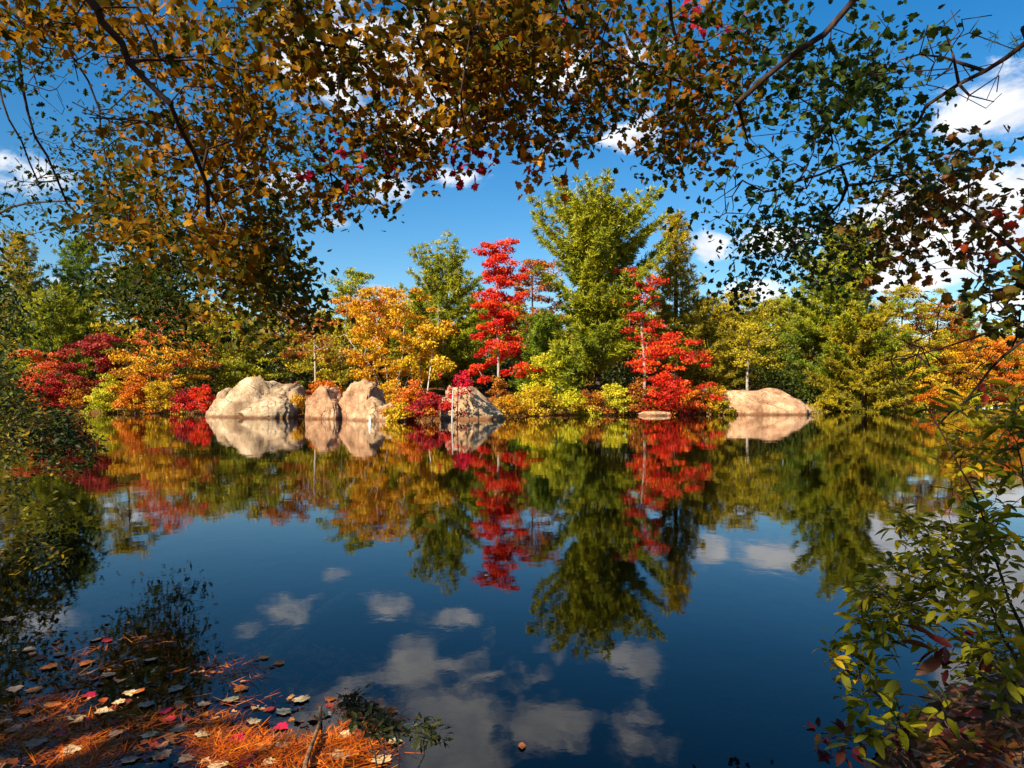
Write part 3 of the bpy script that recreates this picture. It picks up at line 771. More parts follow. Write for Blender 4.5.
# ------------------------------------------------------------------ near trees overhead
GOLD = leaf_mat('leaf_gold', [(.035, .055, .004), (.08, .08, .005), (.22, .11, .005), (.32, .13, .006), (.42, .22, .010)], transl=.5, gloss=.1)
GOLDGREEN = leaf_mat('leaf_goldgreen', [(.03, .06, .006), (.055, .09, .008), (.10, .10, .006), (.26, .12, .006), (.36, .10, .008), (.05, .08, .008)], transl=.5, gloss=.1)
GREENGOLD = leaf_mat('leaf_greengold', [(.03, .055, .006), (.06, .085, .008), (.14, .12, .008), (.24, .14, .008)], transl=.4, gloss=.2)
DKGREEN = leaf_mat('leaf_green', [(.018, .045, .008), (.035, .075, .010), (.07, .10, .010)], transl=.38, gloss=.25)
OAKM = leaf_mat('leaf_oak', [(.018, .040, .006), (.040, .065, .007), (.11, .09, .008)], transl=.45, gloss=.06)
MIXR = leaf_mat('leaf_mixed', [(.03, .05, .006), (.08, .075, .006), (.16, .08, .006), (.20, .06, .008)], transl=.42)
REDL = leaf_mat('leaf_red', [(.30, .006, .03), (.55, .02, .04)], transl=.5)
ORL = leaf_mat('leaf_orange', [(.62, .16, .01), (.70, .36, .02)], transl=.5)

# patches of lake bed and bank where the sun comes through the canopy (world x, y, radius)
def onwater(px, py): dd = EYE * F / (py - HZ); return ((px - 512) / F * dd, dd)
PATCH = [(*onwater(270, 712), .26), (*onwater(225, 730), .24), (*onwater(300, 750), .26), (*onwater(330, 722), .22), (*onwater(360, 745), .2), (*onwater(255, 750), .2), (*onwater(385, 760), .15),
         (*onwater(120, 700), .16), (*onwater(98, 722), .17), (*onwater(75, 742), .18), (*onwater(45, 760), .2), (*onwater(140, 690), .12), (*onwater(240, 672), .22), (*onwater(85, 665), .14), (*onwater(115, 645), .12),
         (*onwater(170, 600), .25), (*onwater(60, 690), .1), (*onwater(30, 700), .1)]
def sun_hits_patch(p, extra=0.0):
    """where does the shadow of p fall on the water plane"""
    t = p[:, 2] / SUN.z; sx = p[:, 0] - SUN.x * t; sy = p[:, 1] - SUN.y * t
    hit = np.zeros(len(p), bool)
    for x, y, r in PATCH:
        r = r * .84; hit |= (sx - x) ** 2 + (sy - y) ** 2 < (r + extra) ** 2
    return hit

def region(rng, spec):
    """spec: (px, py, rx, ry, dmin, dmax, count) -> points through a volume seen there"""
    out = []
    for px, py, rx, ry, d0, d1, n in spec:
        a = rng.random(n) * 6.283; q = np.sqrt(rng.random(n)); d = rng.uniform(d0, d1, n)
        X = px + rx * q * np.cos(a); Y = py + ry * q * np.sin(a)
        out.append(np.stack([(X - 512) / F * d, d, EYE + (HZ - Y) / F * d], -1))
    return np.concatenate(out)

def near_tree(name, label, limbs, tg, mat, rng, per, spread, size, tmpl, root_r, tip, over=None, over_n=0, over_size=None, extra=(), seg=.28, bare=None, sag=.12, cat='tree', bark=BARK_RED, group=None, updir=.9, gap=True):
    sk = Skel(60000)
    for i, L in enumerate(limbs):
        pts, r = L
        sk.limb(pts, step=.3, jit=.012, rng=rng, r=r)
    ov = np.zeros((0, 3))
    if over is not None:
        c, s = np.array(over[0], float), np.array(over[1], float)
        ov = c + rand_dir(rng, over_n) * (rng.random((over_n, 1)) ** .33) * s
        ov = ov[ov[:, 2] > 3.0]
        # unseen crown foliage added for shade, kept behind or above the camera view
        d = np.maximum(ov[:, 1], .01); py = HZ - (ov[:, 2] - EYE) / d * F; px = 512 + ov[:, 0] / d * F
        vis = (ov[:, 1] > .3) & (py > -40) & (px > -60) & (px < 1084)
        ov = ov[~vis]
    if bare is not None: allt = np.concatenate([tg, ov, bare])
    else: allt = np.concatenate([tg, ov])
    sk.grow(allt, rng, seg=seg, jit=.10, sag=sag)
    root = empty(name, (limbs[0][0][0][0], limbs[0][0][0][1], gz(limbs[0][0][0][0], limbs[0][0][0][1])), label, cat, group)
    sub('trunk', tubes('trunk', sk.P[:sk.n], sk.par, sk.radii(root_r, tip), bark, 6), root)
    C = []; S = []; K = []
    n = len(tg); wh = np.repeat(np.arange(n), per)
    C.append(tg[wh] + rng.normal(size=(n * per, 3)) * spread * np.array([1, 1, .6])); S.append(size * rng.uniform(.4, 1.35, n * per)); K.append(rng.random(n)[wh])
    if len(ov):
        p2 = 16; w2 = np.repeat(np.arange(len(ov)), p2)
        C.append(ov[w2] + rng.normal(size=(len(w2), 3)) * .38); S.append((over_size or size * 2.0) * rng.uniform(.7, 1.2, len(w2))); K.append(rng.random(len(ov))[w2])
    C = np.concatenate(C); S = np.concatenate(S); K = np.concatenate(K)
    if gap:
        keep = ~sun_hits_patch(C); C = C[keep]; S = S[keep]; K = K[keep]  # leaves cut out along the sun rays so sunlight reaches PATCH
    N = len(C)
    nr = rand_dir(rng, N, updir); fw = rand_dir(rng, N); fw[:, 2] -= .7
    sub('crown', leaves('crown', C, nr, fw, S, tmpl, mat, rng, K), root)
    for k, (spec, m, sz, pr) in enumerate(extra):
        t = region(rng, spec); w3 = np.repeat(np.arange(len(t)), pr)
        c = t[w3] + rng.normal(size=(len(w3), 3)) * spread * .8
        o = sub('foliage', leaves('foliage', c, rand_dir(rng, len(c), updir), rand_dir(rng, len(c)) - np.array([0, 0, .5]), sz * rng.uniform(.7, 1.15, len(c)), tmpl, m, rng), root)
        o['kind'] = 'thing'
    return root

MAPLE = tmpl_maple(); OAK = tmpl_oak(); LEAF = tmpl_leaf()
# A: golden maple from upper left
r = RNG(1)
tgA = region(r, [(170, 20, 130, 45, 3.8, 5.8, 26), (195, 90, 80, 80, 4, 6.2, 32), (225, 180, 70, 80, 4.4, 6.8, 36), (240, 265, 40, 50, 5, 7, 12), (215, 260, 50, 60, 5, 7, 16),
                 (60, 10, 80, 22, 3.8, 5, 18), (150, 210, 50, 60, 5, 7, 22), (250, 335, 26, 16, 6, 7, 4), (318, 318, 16, 8, 6, 7, 3), (290, 90, 60, 90, 4, 6.5, 22)])
limbsA = [([(-4.6, -.8, .2), (-4.5, -.3, 2.4), (-4.0, .5, 4.2), tuple(P(20, -70, 3.2)), tuple(P(80, -10, 3.3)), tuple(P(108, 22, 3.4)), tuple(P(132, 62, 3.5)), tuple(P(170, 105, 3.6)), tuple(P(198, 155, 3.8)), tuple(P(212, 215, 4.1))], (.15, .013)),
          ([tuple(P(132, 62, 3.5)), tuple(P(175, 60, 4.3)), tuple(P(225, 90, 5.2)), tuple(P(255, 80, 5.4))], (.009, .006)),
          ([tuple(P(198, 155, 3.8)), tuple(P(225, 220, 5.0)), tuple(P(240, 300, 6.2))], (.010, .006))]
near_tree('maple_tree', 'golden brown maple boughs arching in from the upper left', limbsA, tgA, GOLD, r, 28, .15, .056, MAPLE, .17, .0032,
          extra=[([(262, 270, 48, 62, 5, 7, 44), (285, 300, 36, 38, 5.5, 7, 16), (240, 230, 50, 50, 5, 7, 14)], GREENGOLD, .056, 26)], bare=region(RNG(21), [(150, 90, 80, 70, 3.5, 5, 26), (200, 180, 60, 60, 4, 5.5, 20), (70, 60, 50, 50, 4.5, 6, 10)]), over=((-6.3, -3.7, 6.0), (4.4, 3.8, 1.8)), over_n=520)  # over: unseen crown foliage placed to shade the shallows
# B: gold canopy top centre, trunk behind the photographer
r = RNG(2)
tgB = region(r, [(440, 30, 110, 50, 3.8, 5.8, 34), (430, 95, 90, 50, 4, 6.2, 25), (365, 145, 55, 42, 4.4, 6.5, 16), (320, 40, 50, 60, 3.6, 5.5, 22), (500, 60, 60, 70, 4, 6, 48), (350, 195, 32, 28, 5, 6.5, 9), (480, 130, 30, 28, 5, 6, 8), (320, 210, 18, 18, 5.5, 6.5, 5), (400, 150, 45, 30, 4.5, 6, 12)])
limbsB = [([(-.9, -2.6, .3), (-.8, -2.3, 3.0), (-.5, -1.0, 5.4), tuple(P(350, -190, 3.6)), tuple(P(330, -20, 4.2)), tuple(P(335, 30, 4.5)), tuple(P(385, 85, 4.9))], (.2, .014)),
          ([(-.5, -1.0, 5.4), tuple(P(470, -180, 3.6)), tuple(P(440, -10, 4.4)), tuple(P(420, 45, 4.7)), tuple(P(455, 100, 5.0))], (.07, .012))]
near_tree('maple_tree', 'dense gold and brown maple canopy across the top centre', limbsB, tgB, GOLD, r, 28, .15, .056, MAPLE, .21, .0032,
          bare=region(RNG(22), [(430, 80, 110, 70, 3.5, 5.5, 30)]), over=((-.8, -1.2, 6.6), (3.4, 3.4, 2.0)), over_n=230, extra=[([(330, 175, 10, 8, 5, 5.5, 3), (372, 158, 8, 6, 5, 5.5, 2)], REDL, .07, 7)])
# C: mixed green and orange canopy right of centre
r = RNG(3)
tgC = region(r, [(600, 40, 80, 60, 4.2, 6.8, 48), (560, 92, 65, 50, 4.6, 6.8, 30), (645, 100, 65, 50, 4.6, 6.8, 30), (668, 165, 20, 20, 5, 6.5, 6), (700, 60, 55, 65, 4.2, 6.4, 28), (705, 130, 35, 40, 4.5, 6, 20), (545, 155, 18, 14, 5, 6.5, 3), (510, 30, 50, 50, 4, 6, 26)])
limbsC = [([(2.2, -2.4, .3), (2.1, -2.0, 3.2), (1.6, -.6, 5.6), tuple(P(700, -160, 4.0)), tuple(P(672, -10, 4.6)), tuple(P(675, 45, 4.8)), tuple(P(668, 110, 5.1))], (.18, .012)),
          ([(1.6, -.6, 5.6), tuple(P(600, -160, 4.0)), tuple(P(560, -10, 4.8)), tuple(P(590, 30, 5.0)), tuple(P(655, 75, 5.2))], (.06, .012)),
          ([tuple(P(560, -10, 4.8)), tuple(P(548, 60, 5.1)), tuple(P(560, 110, 5.3))], (.016, .008))]
near_tree('maple_tree', 'mixed green and orange maple canopy right of the top centre', limbsC, tgC, GOLDGREEN, r, 22, .16, .054, MAPLE, .19, .0032,
          bare=region(RNG(23), [(630, 90, 90, 80, 4, 5.5, 34)]), over=((1.6, -1.2, 6.6), (3.0, 3.2, 1.8)), over_n=170,
          extra=[([(535, 140, 16, 8, 5, 5.6, 4), (545, 175, 6, 6, 5, 5.4, 1), (530, 155, 10, 8, 5, 5.5, 2)], ORL, .085, 8), ([(465, 165, 18, 8, 5, 5.6, 5), (430, 148, 14, 8, 5, 5.6, 3), (700, 25, 25, 25, 5, 5.6, 4), (580, 45, 8, 8, 5, 5.5, 1)], REDL, .07, 6)])
# D: dark green birch with heavy limbs from upper right
r = RNG(4)
tgD = region(r, [(835, 80, 50, 50, 4, 6, 22), (870, 110, 60, 50, 4.2, 6.2, 32), (770, 60, 40, 50, 4.4, 6.4, 12), (790, 110, 40, 40, 5, 6.4, 9), (830, 200, 80, 50, 5, 7, 28), (770, 260, 38, 42, 6, 7.5, 24), (740, 290, 22, 12, 6.5, 7.5, 6), (840, 250, 50, 40, 5.5, 7.5, 20), (900, 60, 50, 50, 4, 6, 12), (905, 160, 45, 50, 5, 7, 16), (745, 20, 45, 25, 4.5, 6, 10), (730, 225, 30, 16, 6, 7, 6), (800, 230, 40, 50, 6, 7.5, 16)])
bareD = region(r, [(960, 60, 60, 55, 4, 5.5, 40), (780, 140, 60, 60, 5, 6.5, 40), (735, 190, 30, 30, 5.5, 6.5, 20), (900, 210, 60, 60, 5, 6.5, 16)])
limbsD = [([(5.2, -1.2, .3), (5.0, -.8, 2.6), (4.6, .3, 4.6), tuple(P(1000, -150, 3.6)), tuple(P(856, 0, 3.8)), tuple(P(800, 52, 3.9)), tuple(P(738, 106, 4.1))], (.13, .016)),
          ([(5.0, -.8, 2.6), (4.6, 1.2, 3.6), tuple(P(1090, -10, 4.0)), tuple(P(1024, 42, 4.2)), tuple(P(985, 72, 4.4)), tuple(P(930, 105, 4.6)), tuple(P(898, 138, 4.8)), tuple(P(845, 165, 5.1)), tuple(P(800, 180, 5.4))], (.075, .009)),
          ([tuple(P(845, 165, 5.1)), tuple(P(842, 200, 5.6)), tuple(P(810, 235, 6.2)), tuple(P(775, 255, 6.6))], (.016, .006)),
          ([tuple(P(985, 72, 4.4)), tuple(P(940, 55, 4.6)), tuple(P(900, 60, 4.8))], (.012, .005)),
          ([tuple(P(738, 106, 4.1)), tuple(P(745, 140, 4.6))], (.01, .005))]
near_tree('birch_tree', 'dark green leaved tree with two heavy limbs from the upper right', limbsD, tgD, DKGREEN, r, 15, .16, .058, MAPLE, .18, .0030,
          over=((5.0, -.6, 6.0), (3.0, 3.2, 2.0)), over_n=120, bare=bareD)
# E: fine leaved dark oak on the left, limbs hanging down
r = RNG(5)
tgE = region(r, [(8, 50, 24, 34, 6, 9, 14), (90, 30, 40, 20, 7, 9, 8), (60, 165, 40, 30, 7, 10, 10), (120, 130, 24, 60, 7, 10, 22), (30, 215, 40, 30, 8, 11, 8), (112, 190, 30, 30, 8, 10, 14), (240, 60, 35, 50, 7, 9, 26), (290, 150, 35, 50, 7, 9, 24)])
bareE = region(r, [(45, 110, 30, 60, 7, 9, 14), (60, 200, 50, 50, 8, 10, 14)])
limbsE = [([(-8.6, 3.5, .3), (-8.4, 4.0, 3.2), (-7.8, 5.0, 5.4), tuple(P(0, -20, 7.4)), tuple(P(20, 55, 7.6)), tuple(P(27, 115, 7.8)), tuple(P(45, 155, 8.1)), tuple(P(70, 205, 8.6))], (.16, .014)),
          ([(-7.8, 5.0, 5.4), tuple(P(60, -40, 7.6)), tuple(P(35, 18, 7.8)), tuple(P(75, 62, 8.0)), tuple(P(98, 110, 8.2)), tuple(P(110, 190, 8.4))], (.05, .010)),
          ([(-7.8, 5.0, 5.4), tuple(P(-40, 60, 7.6)), tuple(P(0, 100, 7.8)), tuple(P(20, 140, 8.0)), tuple(P(40, 185, 8.6))], (.03, .010))]
near_tree('oak_tree', 'small leaved dark oak hanging down at the upper left edge', limbsE, tgE, OAKM, r, 26, .20, .075, OAK, .17, .003, over=((-8.5, 2.5, 7.4), (3, 3, 2.0)), over_n=60, bare=bareE, group=None)
# F: right branch with sparse maple leaves against the big cloud, upper right to lower left, and low bare boughs
r = RNG(6)
tgF = region(r, [(905, 215, 45, 32, 5, 6.5, 22), (945, 190, 40, 30, 5, 6.5, 18), (975, 235, 42, 35, 5, 6.5, 18), (900, 255, 40, 22, 5, 6.5, 12), (1000, 290, 25, 30, 4.5, 6, 12), (960, 165, 40, 20, 5, 6, 8), (1012, 320, 14, 14, 5, 6, 6)])
bareF = region(r, [(960, 340, 60, 30, 4.5, 6, 28), (910, 345, 40, 24, 5, 6, 12), (970, 290, 50, 40, 4.5, 6, 14), (930, 385, 40, 22, 5, 6, 10)])
limbsF = [([(6.4, 2.0, .3), (6.2, 2.6, 1.6), (5.6, 3.6, 2.6), tuple(P(1090, 345, 5.0)), tuple(P(1024, 322, 5.0)), tuple(P(975, 338, 5.1)), tuple(P(920, 352, 5.3)), tuple(P(885, 360, 5.5))], (.11, .006)),
          ([(5.6, 3.6, 2.6), tuple(P(1100, 330, 5.0)), tuple(P(1024, 262, 5.1)), tuple(P(970, 215, 5.3)), tuple(P(930, 195, 5.6)), tuple(P(900, 170, 5.9))], (.05, .010)),
          ([(5.6, 3.6, 2.6), tuple(P(1100, 300, 4.8)), tuple(P(1024, 342, 4.9)), tuple(P(990, 370, 5.0)), tuple(P(965, 402, 5.1)), tuple(P(940, 420, 5.2))], (.03, .008))]
near_tree('maple_tree', 'sparse brown leaved tree with bare low boughs at the right edge', limbsF, tgF, MIXR, r, 11, .18, .070, MAPLE, .12, .0026, bare=bareF, sag=-.05,
          extra=[([(1016, 240, 8, 14, 4.8, 5.2, 3), (985, 383, 4, 4, 5, 5.1, 1)], leaf_mat('leaf_fire', [(.70, .10, .02), (.62, .03, .02)], transl=.5), .085, 8), ([(1012, 285, 16, 18, 4.8, 5.4, 5)], PM('olive'), .09, 9)])
# G: pine branch at the right edge, close
def near_pine():
    r = RNG(8); sk = Skel(20000)
    sk.limb([(9.2, 7.2, .3), (9.1, 7.2, 4), (9.0, 7.2, 9.5)], step=.4, r=(.16, .06))
    tips = []
    for k in range(26):
        z = 3.6 + k * .23; a = r.uniform(2.4, 4.2); L = r.uniform(1.6, 3.0)
        st = np.array([9.1, 7.2, z]); dh = np.array([math.cos(a), math.sin(a), .05])
        e = sk.limb([tuple(st), tuple(st + dh * L * .5 + np.array([0, 0, .1])), tuple(st + dh * L + np.array([0, 0, -.05]))], step=.3)
        for u in np.linspace(.35, 1, 10):
            for q in range(5): tips.append(st + dh * L * u + np.array([r.normal() * .22, r.normal() * .22, r.normal() * .10]))
    tg = np.array(tips); per = 20; N = len(tg) * per; wh = np.repeat(np.arange(len(tg)), per)
    cen = tg[wh] + r.normal(size=(N, 3)) * .03; fw = rand_dir(r, N); fw[:, 0] -= .6
    root = empty('pine_tree', (9.2, 7.2, gz(9.2, 7.2)), 'near dark pine showing only its branch ends at the right edge', 'tree')
    sub('trunk', tubes('trunk', sk.P[:sk.n], sk.par, sk.radii(.17, .008), BARK), root)
    sub('crown', leaves('crown', cen, rand_dir(r, N, .4), fw, .12 * r.uniform(.7, 1.2, N), tmpl_blade(.07), PM('pine_dark'), r, r.random(len(tg))[wh]), root)
near_pine()

# left bank trees, 12-22 m away, reflected in the lower left
def bank_tree(name, label, px, d, spec, mat, seed, h, size=.085, per=34, spread=.3, tmpl=LEAF, base=None):
    r = RNG(seed); tg = region(r, spec)
    x, y = base; z0 = gz(x, y)
    e = P(px, 200, d)
    limbs = [([(x, y, z0 - .1), (x + .2, y, z0 + h * .4), (x + .6, y + .1, z0 + h * .75), (x + 1.0, y + .1, z0 + h)], (.16, .05)),
             ([(x + .2, y, z0 + h * .4), tuple((np.array([x, y, z0 + h * .55]) + e) / 2 + np.array([0, 0, .5])), tuple(e)], (.06, .02))]
    near_tree(name, label, limbs, tg, mat, r, per, spread, size, tmpl, .18, .004, seg=.45, updir=.5, sag=.1, gap=False, bark=BARK)
bank_tree('oak_tree', 'dark green oak leaning over the water from the left bank', 120, 15,
          [(165, 255, 36, 36, 12, 17, 44), (125, 215, 30, 30, 13, 17, 26), (160, 300, 36, 26, 12, 17, 44), (120, 285, 24, 20, 11, 16, 14), (175, 340, 20, 10, 13, 16, 6), (75, 225, 25, 14, 13, 17, 6)], OAKM, 31, 7.5, size=.13, per=40, base=(-13.6, 14.4))
bank_tree('oak_tree', 'shadowy green oak low at the left edge of the lake', -10, 11,
          [(-25, 330, 40, 70, 9, 12, 60), (-50, 250, 50, 60, 9, 12, 40), (10, 300, 20, 30, 10, 12, 10), (-40, 400, 45, 30, 9, 11, 34)], DKGREEN, 32, 5, base=(-10.6, 9.9))

# ------------------------------------------------------------------ near shrubs
OV = tmpl_oval(.185)
BUSHL = leaf_mat('leaf_bush', [(.08, .10, .004), (.18, .19, .006), (.33, .30, .009), (.50, .32, .010)], transl=.45, gloss=.18, rough=.5)
REFL_SPRIG = leaf_mat('leaf_refl_sprig', [(.010, .018, .006), (.022, .035, .008), (.05, .05, .01)], transl=.25, gloss=.2)  # near-black leaves imitating a dark canopy reflection
BUSHR = leaf_mat('leaf_bush_red', [(.05, .008, .010), (.14, .014, .016), (.16, .07, .01)], transl=.45, gloss=.3)
def bush(name, label, base, stems, spec, mat, seed, size, per=6, spread=.06, tmpl=OV, extra=(), root_r=.012, tip=.0012, group=None, seg=.07, big=None):
    r = RNG(seed); sk = Skel(30000)
    for i, st in enumerate(stems):
        pts = [base if st[0] is None else st[0]] + list(st[1:])
        sk.limb([tuple(p) for p in pts], step=.06, jit=.003, rng=r, at=(None if i == 0 else (0 if st[0] is None else None)), r=(root_r, .0025))
    tg = region(r, spec); tg[:, 2] = np.maximum(tg[:, 2], .12)
    sk.grow(tg, r, seg=seg, jit=.06, sag=.1)
    root = empty(name, base, label, 'shrub', group)
    sub('stems', tubes('stems', sk.P[:sk.n], sk.par, sk.radii(root_r, tip), BARK_RED, 6), root)
    def put(tg, per, size, mat, nm):
        n = len(tg); wh = np.repeat(np.arange(n), per); N = len(wh)
        off = rand_dir(r, N); cen = tg[wh] + off * spread * r.random((N, 1))
        fw = off + np.array([0, 0, .15]); nr = rand_dir(r, N, 1.3)
        sub(nm, leaves(nm, cen, nr, fw, size * r.uniform(.55, 1.15, N), tmpl, mat, r, r.random(n)[wh]), root)
    put(tg, per, size, mat, 'foliage')
    for spec2, m2, sz2, p2 in extra:
        t2 = region(r, spec2); put(t2, p2, sz2, m2, 'foliage')
b0 = np.array([2.05, 2.55, .3])
bush('shrub', 'tall broad leaved shrub with drooping olive leaves at the lower right', b0,
     [(None, P(1010, 600, 2.4), P(985, 520, 2.35), P(962, 470, 2.3), P(940, 430, 2.3), P(925, 405, 2.3)), (None, P(1035, 560, 2.3), P(1020, 450, 2.3)), (None, P(960, 640, 2.4), P(900, 600, 2.6), P(870, 590, 2.7)), (None, P(940, 700, 2.4), P(880, 690, 2.5)), (None, P(1005, 640, 2.5), P(970, 560, 2.9), P(930, 520, 3.1))],
     [(955, 440, 40, 35, 2.2, 2.6, 9), (985, 500, 45, 50, 2.2, 3.0, 24), (960, 560, 60, 45, 2.3, 3.1, 46), (905, 585, 50, 35, 2.5, 3.2, 44), (1000, 620, 40, 50, 2.2, 2.9, 24), (935, 640, 60, 35, 2.3, 3.0, 20), (1000, 690, 35, 40, 2.2, 2.8, 8), (875, 610, 25, 22, 2.6, 3.0, 12), (1012, 430, 18, 50, 2.2, 2.6, 12), (915, 530, 30, 20, 2.8, 3.1, 8)],
     BUSHL, 41, .068, per=9, extra=[([(945, 655, 14, 12, 2.3, 2.5, 3), (975, 662, 12, 10, 2.3, 2.5, 2)], BUSHR, .10, 4), ([(905, 680, 30, 8, 2.1, 2.3, 3), (945, 420, 25, 20, 1.9, 2.2, 2)], leaf_mat('leaf_bush_near', [(.06, .11, .01), (.15, .17, .012), (.24, .19, .014)], transl=.4, gloss=.2, rough=.45), .09, 3)])
bush('shrub', 'low spreading yellow green shrub reaching over the water at the lower right', np.array([1.45, 2.45, .1]),
     [(None, P(900, 720, 2.5), P(860, 680, 2.7), P(830, 660, 2.8)), (None, P(890, 750, 2.4), P(850, 735, 2.5))],
     [(850, 655, 38, 20, 2.6, 2.9, 14), (880, 690, 35, 25, 2.5, 2.8, 10), (880, 735, 40, 20, 2.3, 2.6, 6), (935, 725, 50, 25, 2.2, 2.5, 7)],
     BUSHL, 42, .075, per=6)
bush('shrub', 'dark twiggy shrub with wine red leaves at the bottom right corner', np.array([1.75, 2.2, .25]),
     [(None, P(960, 740, 2.3), P(940, 710, 2.4)), (None, P(1010, 720, 2.2))],
     [(990, 745, 50, 22, 2.1, 2.5, 12), (870, 750, 50, 14, 2.3, 2.6, 8), (822, 745, 20, 10, 2.6, 2.8, 3)],
     BUSHR, 43, .06, per=5, tmpl=LEAF)
bush('shrub', 'dark small leaved sprig added in place of a canopy reflection at the bottom centre', np.array([-.45, 2.45, -.02]),
     [(None, P(372, 745, 2.85), P(352, 705, 3.0), P(345, 695, 3.0)), (None, P(400, 745, 2.8), P(380, 722, 2.9)), (None, P(425, 755, 2.75))],
     [(352, 705, 16, 14, 2.95, 3.1, 16), (370, 728, 24, 14, 2.85, 3.05, 26), (388, 742, 18, 10, 2.8, 2.9, 12), (428, 752, 20, 12, 2.75, 2.9, 16)],
     REFL_SPRIG, 44, .036, per=9, spread=.035, tmpl=LEAF, root_r=.005)  # made-up plant standing in for the reflection of overhead leaves
bush('shrub', 'yellow green shrub hanging over the water at the left edge', np.array([-5.0, 5.3, .2]),
     [(None, P(-20, 470, 5.4), P(15, 420, 5.5)), (None, P(-10, 520, 5.4), P(30, 480, 5.6)), (None, P(0, 560, 5.3))],
     [(8, 430, 36, 60, 5.2, 6.0, 44), (22, 495, 50, 50, 5.2, 6.0, 50), (0, 380, 24, 40, 5.3, 6, 18), (30, 550, 44, 30, 5.2, 5.8, 24)],
     leaf_mat('leaf_bank', [(.025, .05, .008), (.06, .08, .01), (.16, .14, .012), (.34, .22, .01)], transl=.4), 45, .062, per=10, spread=.1, tmpl=LEAF, root_r=.02)

bush('shrub', 'dark green thicket leaning out from the left bank above the water', np.array([-9.6, 9.6, .3]),
     [(None, P(-30, 440, 9.8), P(20, 425, 9.8), P(70, 430, 10)), (None, P(-20, 470, 9.3), P(30, 460, 9.4))],
     [(20, 430, 55, 32, 8.6, 11, 90), (60, 445, 45, 25, 9, 11, 60), (-20, 400, 40, 40, 9, 11, 50)],
     leaf_mat('leaf_thicket', [(.018, .035, .008), (.04, .06, .01), (.10, .10, .012)], transl=.35), 46, .085, per=26, spread=.22, tmpl=LEAF, root_r=.03, seg=.25)

# ------------------------------------------------------------------ leaf litter, needles, twigs in the shallows
NEED = leaf_mat('needles', [(.24, .035, .004), (.55, .10, .007), (.72, .22, .012)], transl=.2, gloss=.2)
def needles(name, label, spec, n, seed, z):
    r = RNG(seed); X = []; Y = []
    for px, py, rx, ry, w in spec:
        k = int(n * w); a = r.random(k) * 6.283; q = np.sqrt(r.random(k))
        PX = px + rx * q * np.cos(a); PY = py + ry * q * np.sin(a); dd = EYE * F / (PY - HZ)
        X.append((PX - 512) / F * dd); Y.append(dd)
    X = np.concatenate(X); Y = np.concatenate(Y); N = len(X)
    keep = vnoise(X + .7 * Y, Y * 1.6, 3.2, seed) + r.normal(size=N) * .12 > -.02
    X, Y = X[keep], Y[keep]; N = len(X)
    gzv = ground_h(X[None], Y[None])[0]
    Z = np.maximum(gzv + .012, z) + r.random(N) * .03
    fw = np.stack([r.normal(size=N) + .3, r.normal(size=N), r.normal(size=N) * .05], -1)
    nr = rand_dir(r, N, 3.)
    me = leaves(name, np.stack([X, Y, Z], -1), nr, fw, .085 * r.uniform(.6, 1.4, N), tmpl_blade(.045), NEED, r)
    tag(link(name, me), label, 'pine needles', None, 'stuff')
needles('pine_needles', 'floating raft of orange pine needles in the shallows at the bottom left', [(290, 728, 108, 34, .34), (310, 760, 110, 20, .12), (110, 725, 110, 45, .22), (40, 750, 60, 25, .06), (235, 668, 34, 16, .02), (120, 655, 70, 26, .04), (180, 752, 60, 20, .08)], 66000, 61, -.030)

LIT = leaf_mat('litter', [(.10, .03, .012), (.30, .08, .02), (.46, .24, .08), (.40, .05, .02), (.20, .10, .05)], transl=.2, clump=.1)
def litter():
    r = RNG(71)
    # in shallow water at the left and on the right bank
    px = np.concatenate([r.uniform(-120, 420, 2600), r.uniform(-120, 200, 1200)]); py = np.concatenate([r.uniform(600, 800, 2600), r.uniform(540, 700, 1200)])
    dd = EYE * F / (py - HZ); X = (px - 512) / F * dd; Y = dd
    X = np.concatenate([X, r.uniform(.9, 5, 3000), r.uniform(-5, 1, 800)]); Y = np.concatenate([Y, r.uniform(.8, 5, 3000), r.uniform(.6, 2.4, 800)])
    sd = lake_sd(X, Y); g = ground_h(X[None], Y[None])[0]
    keep = (sd > -.12) | ((X < 0) & (g > -.55)); X, Y, g = X[keep], Y[keep], g[keep]; N = len(X)
    Z = g + .012 + r.random(N) * .02
    me = leaves('leaf_litter', np.stack([X, Y, Z], -1), rand_dir(r, N, 2.2), rand_dir(r, N), .07 * r.uniform(.6, 1.2, N), MAPLE, LIT, r)
    tag(link('leaf_litter', me), 'fallen leaves lying on the bank and sunk in the shallows', 'leaf litter', None, 'stuff')
litter()
def soaked():
    r = RNG(72); pr = [(290, 728, 108, 32, 300), (110, 722, 110, 44, 240), (180, 752, 80, 16, 90), (235, 668, 36, 16, 30), (90, 655, 90, 36, 110)]
    X = []; Y = []
    for px, py, rx, ry, n in pr:
        a = r.random(n) * 6.28; q = np.sqrt(r.random(n)); PY = py + ry * q * np.sin(a); dd = EYE * F / (PY - HZ); X.append((px + rx * q * np.cos(a) - 512) / F * dd); Y.append(dd)
    X = np.concatenate(X); Y = np.concatenate(Y); N = len(X)
    Z = np.maximum(ground_h(X[None], Y[None])[0] + .02, r.uniform(-.02, .004, N))
    me = leaves('soaked_leaves', np.stack([X, Y, Z], -1), rand_dir(r, N, 3.5), rand_dir(r, N), .045 * r.uniform(.5, 1.3, N), MAPLE, leaf_mat('soaked', [(.10, .03, .012), (.34, .05, .015), (.50, .17, .03), (.52, .34, .14), (.36, .02, .03), (.22, .11, .05)], transl=.15, clump=.1), r)
    tag(link('soaked_leaves', me), 'soaked small leaves drifting among the pine needles', 'leaf litter', None, 'stuff')
soaked()
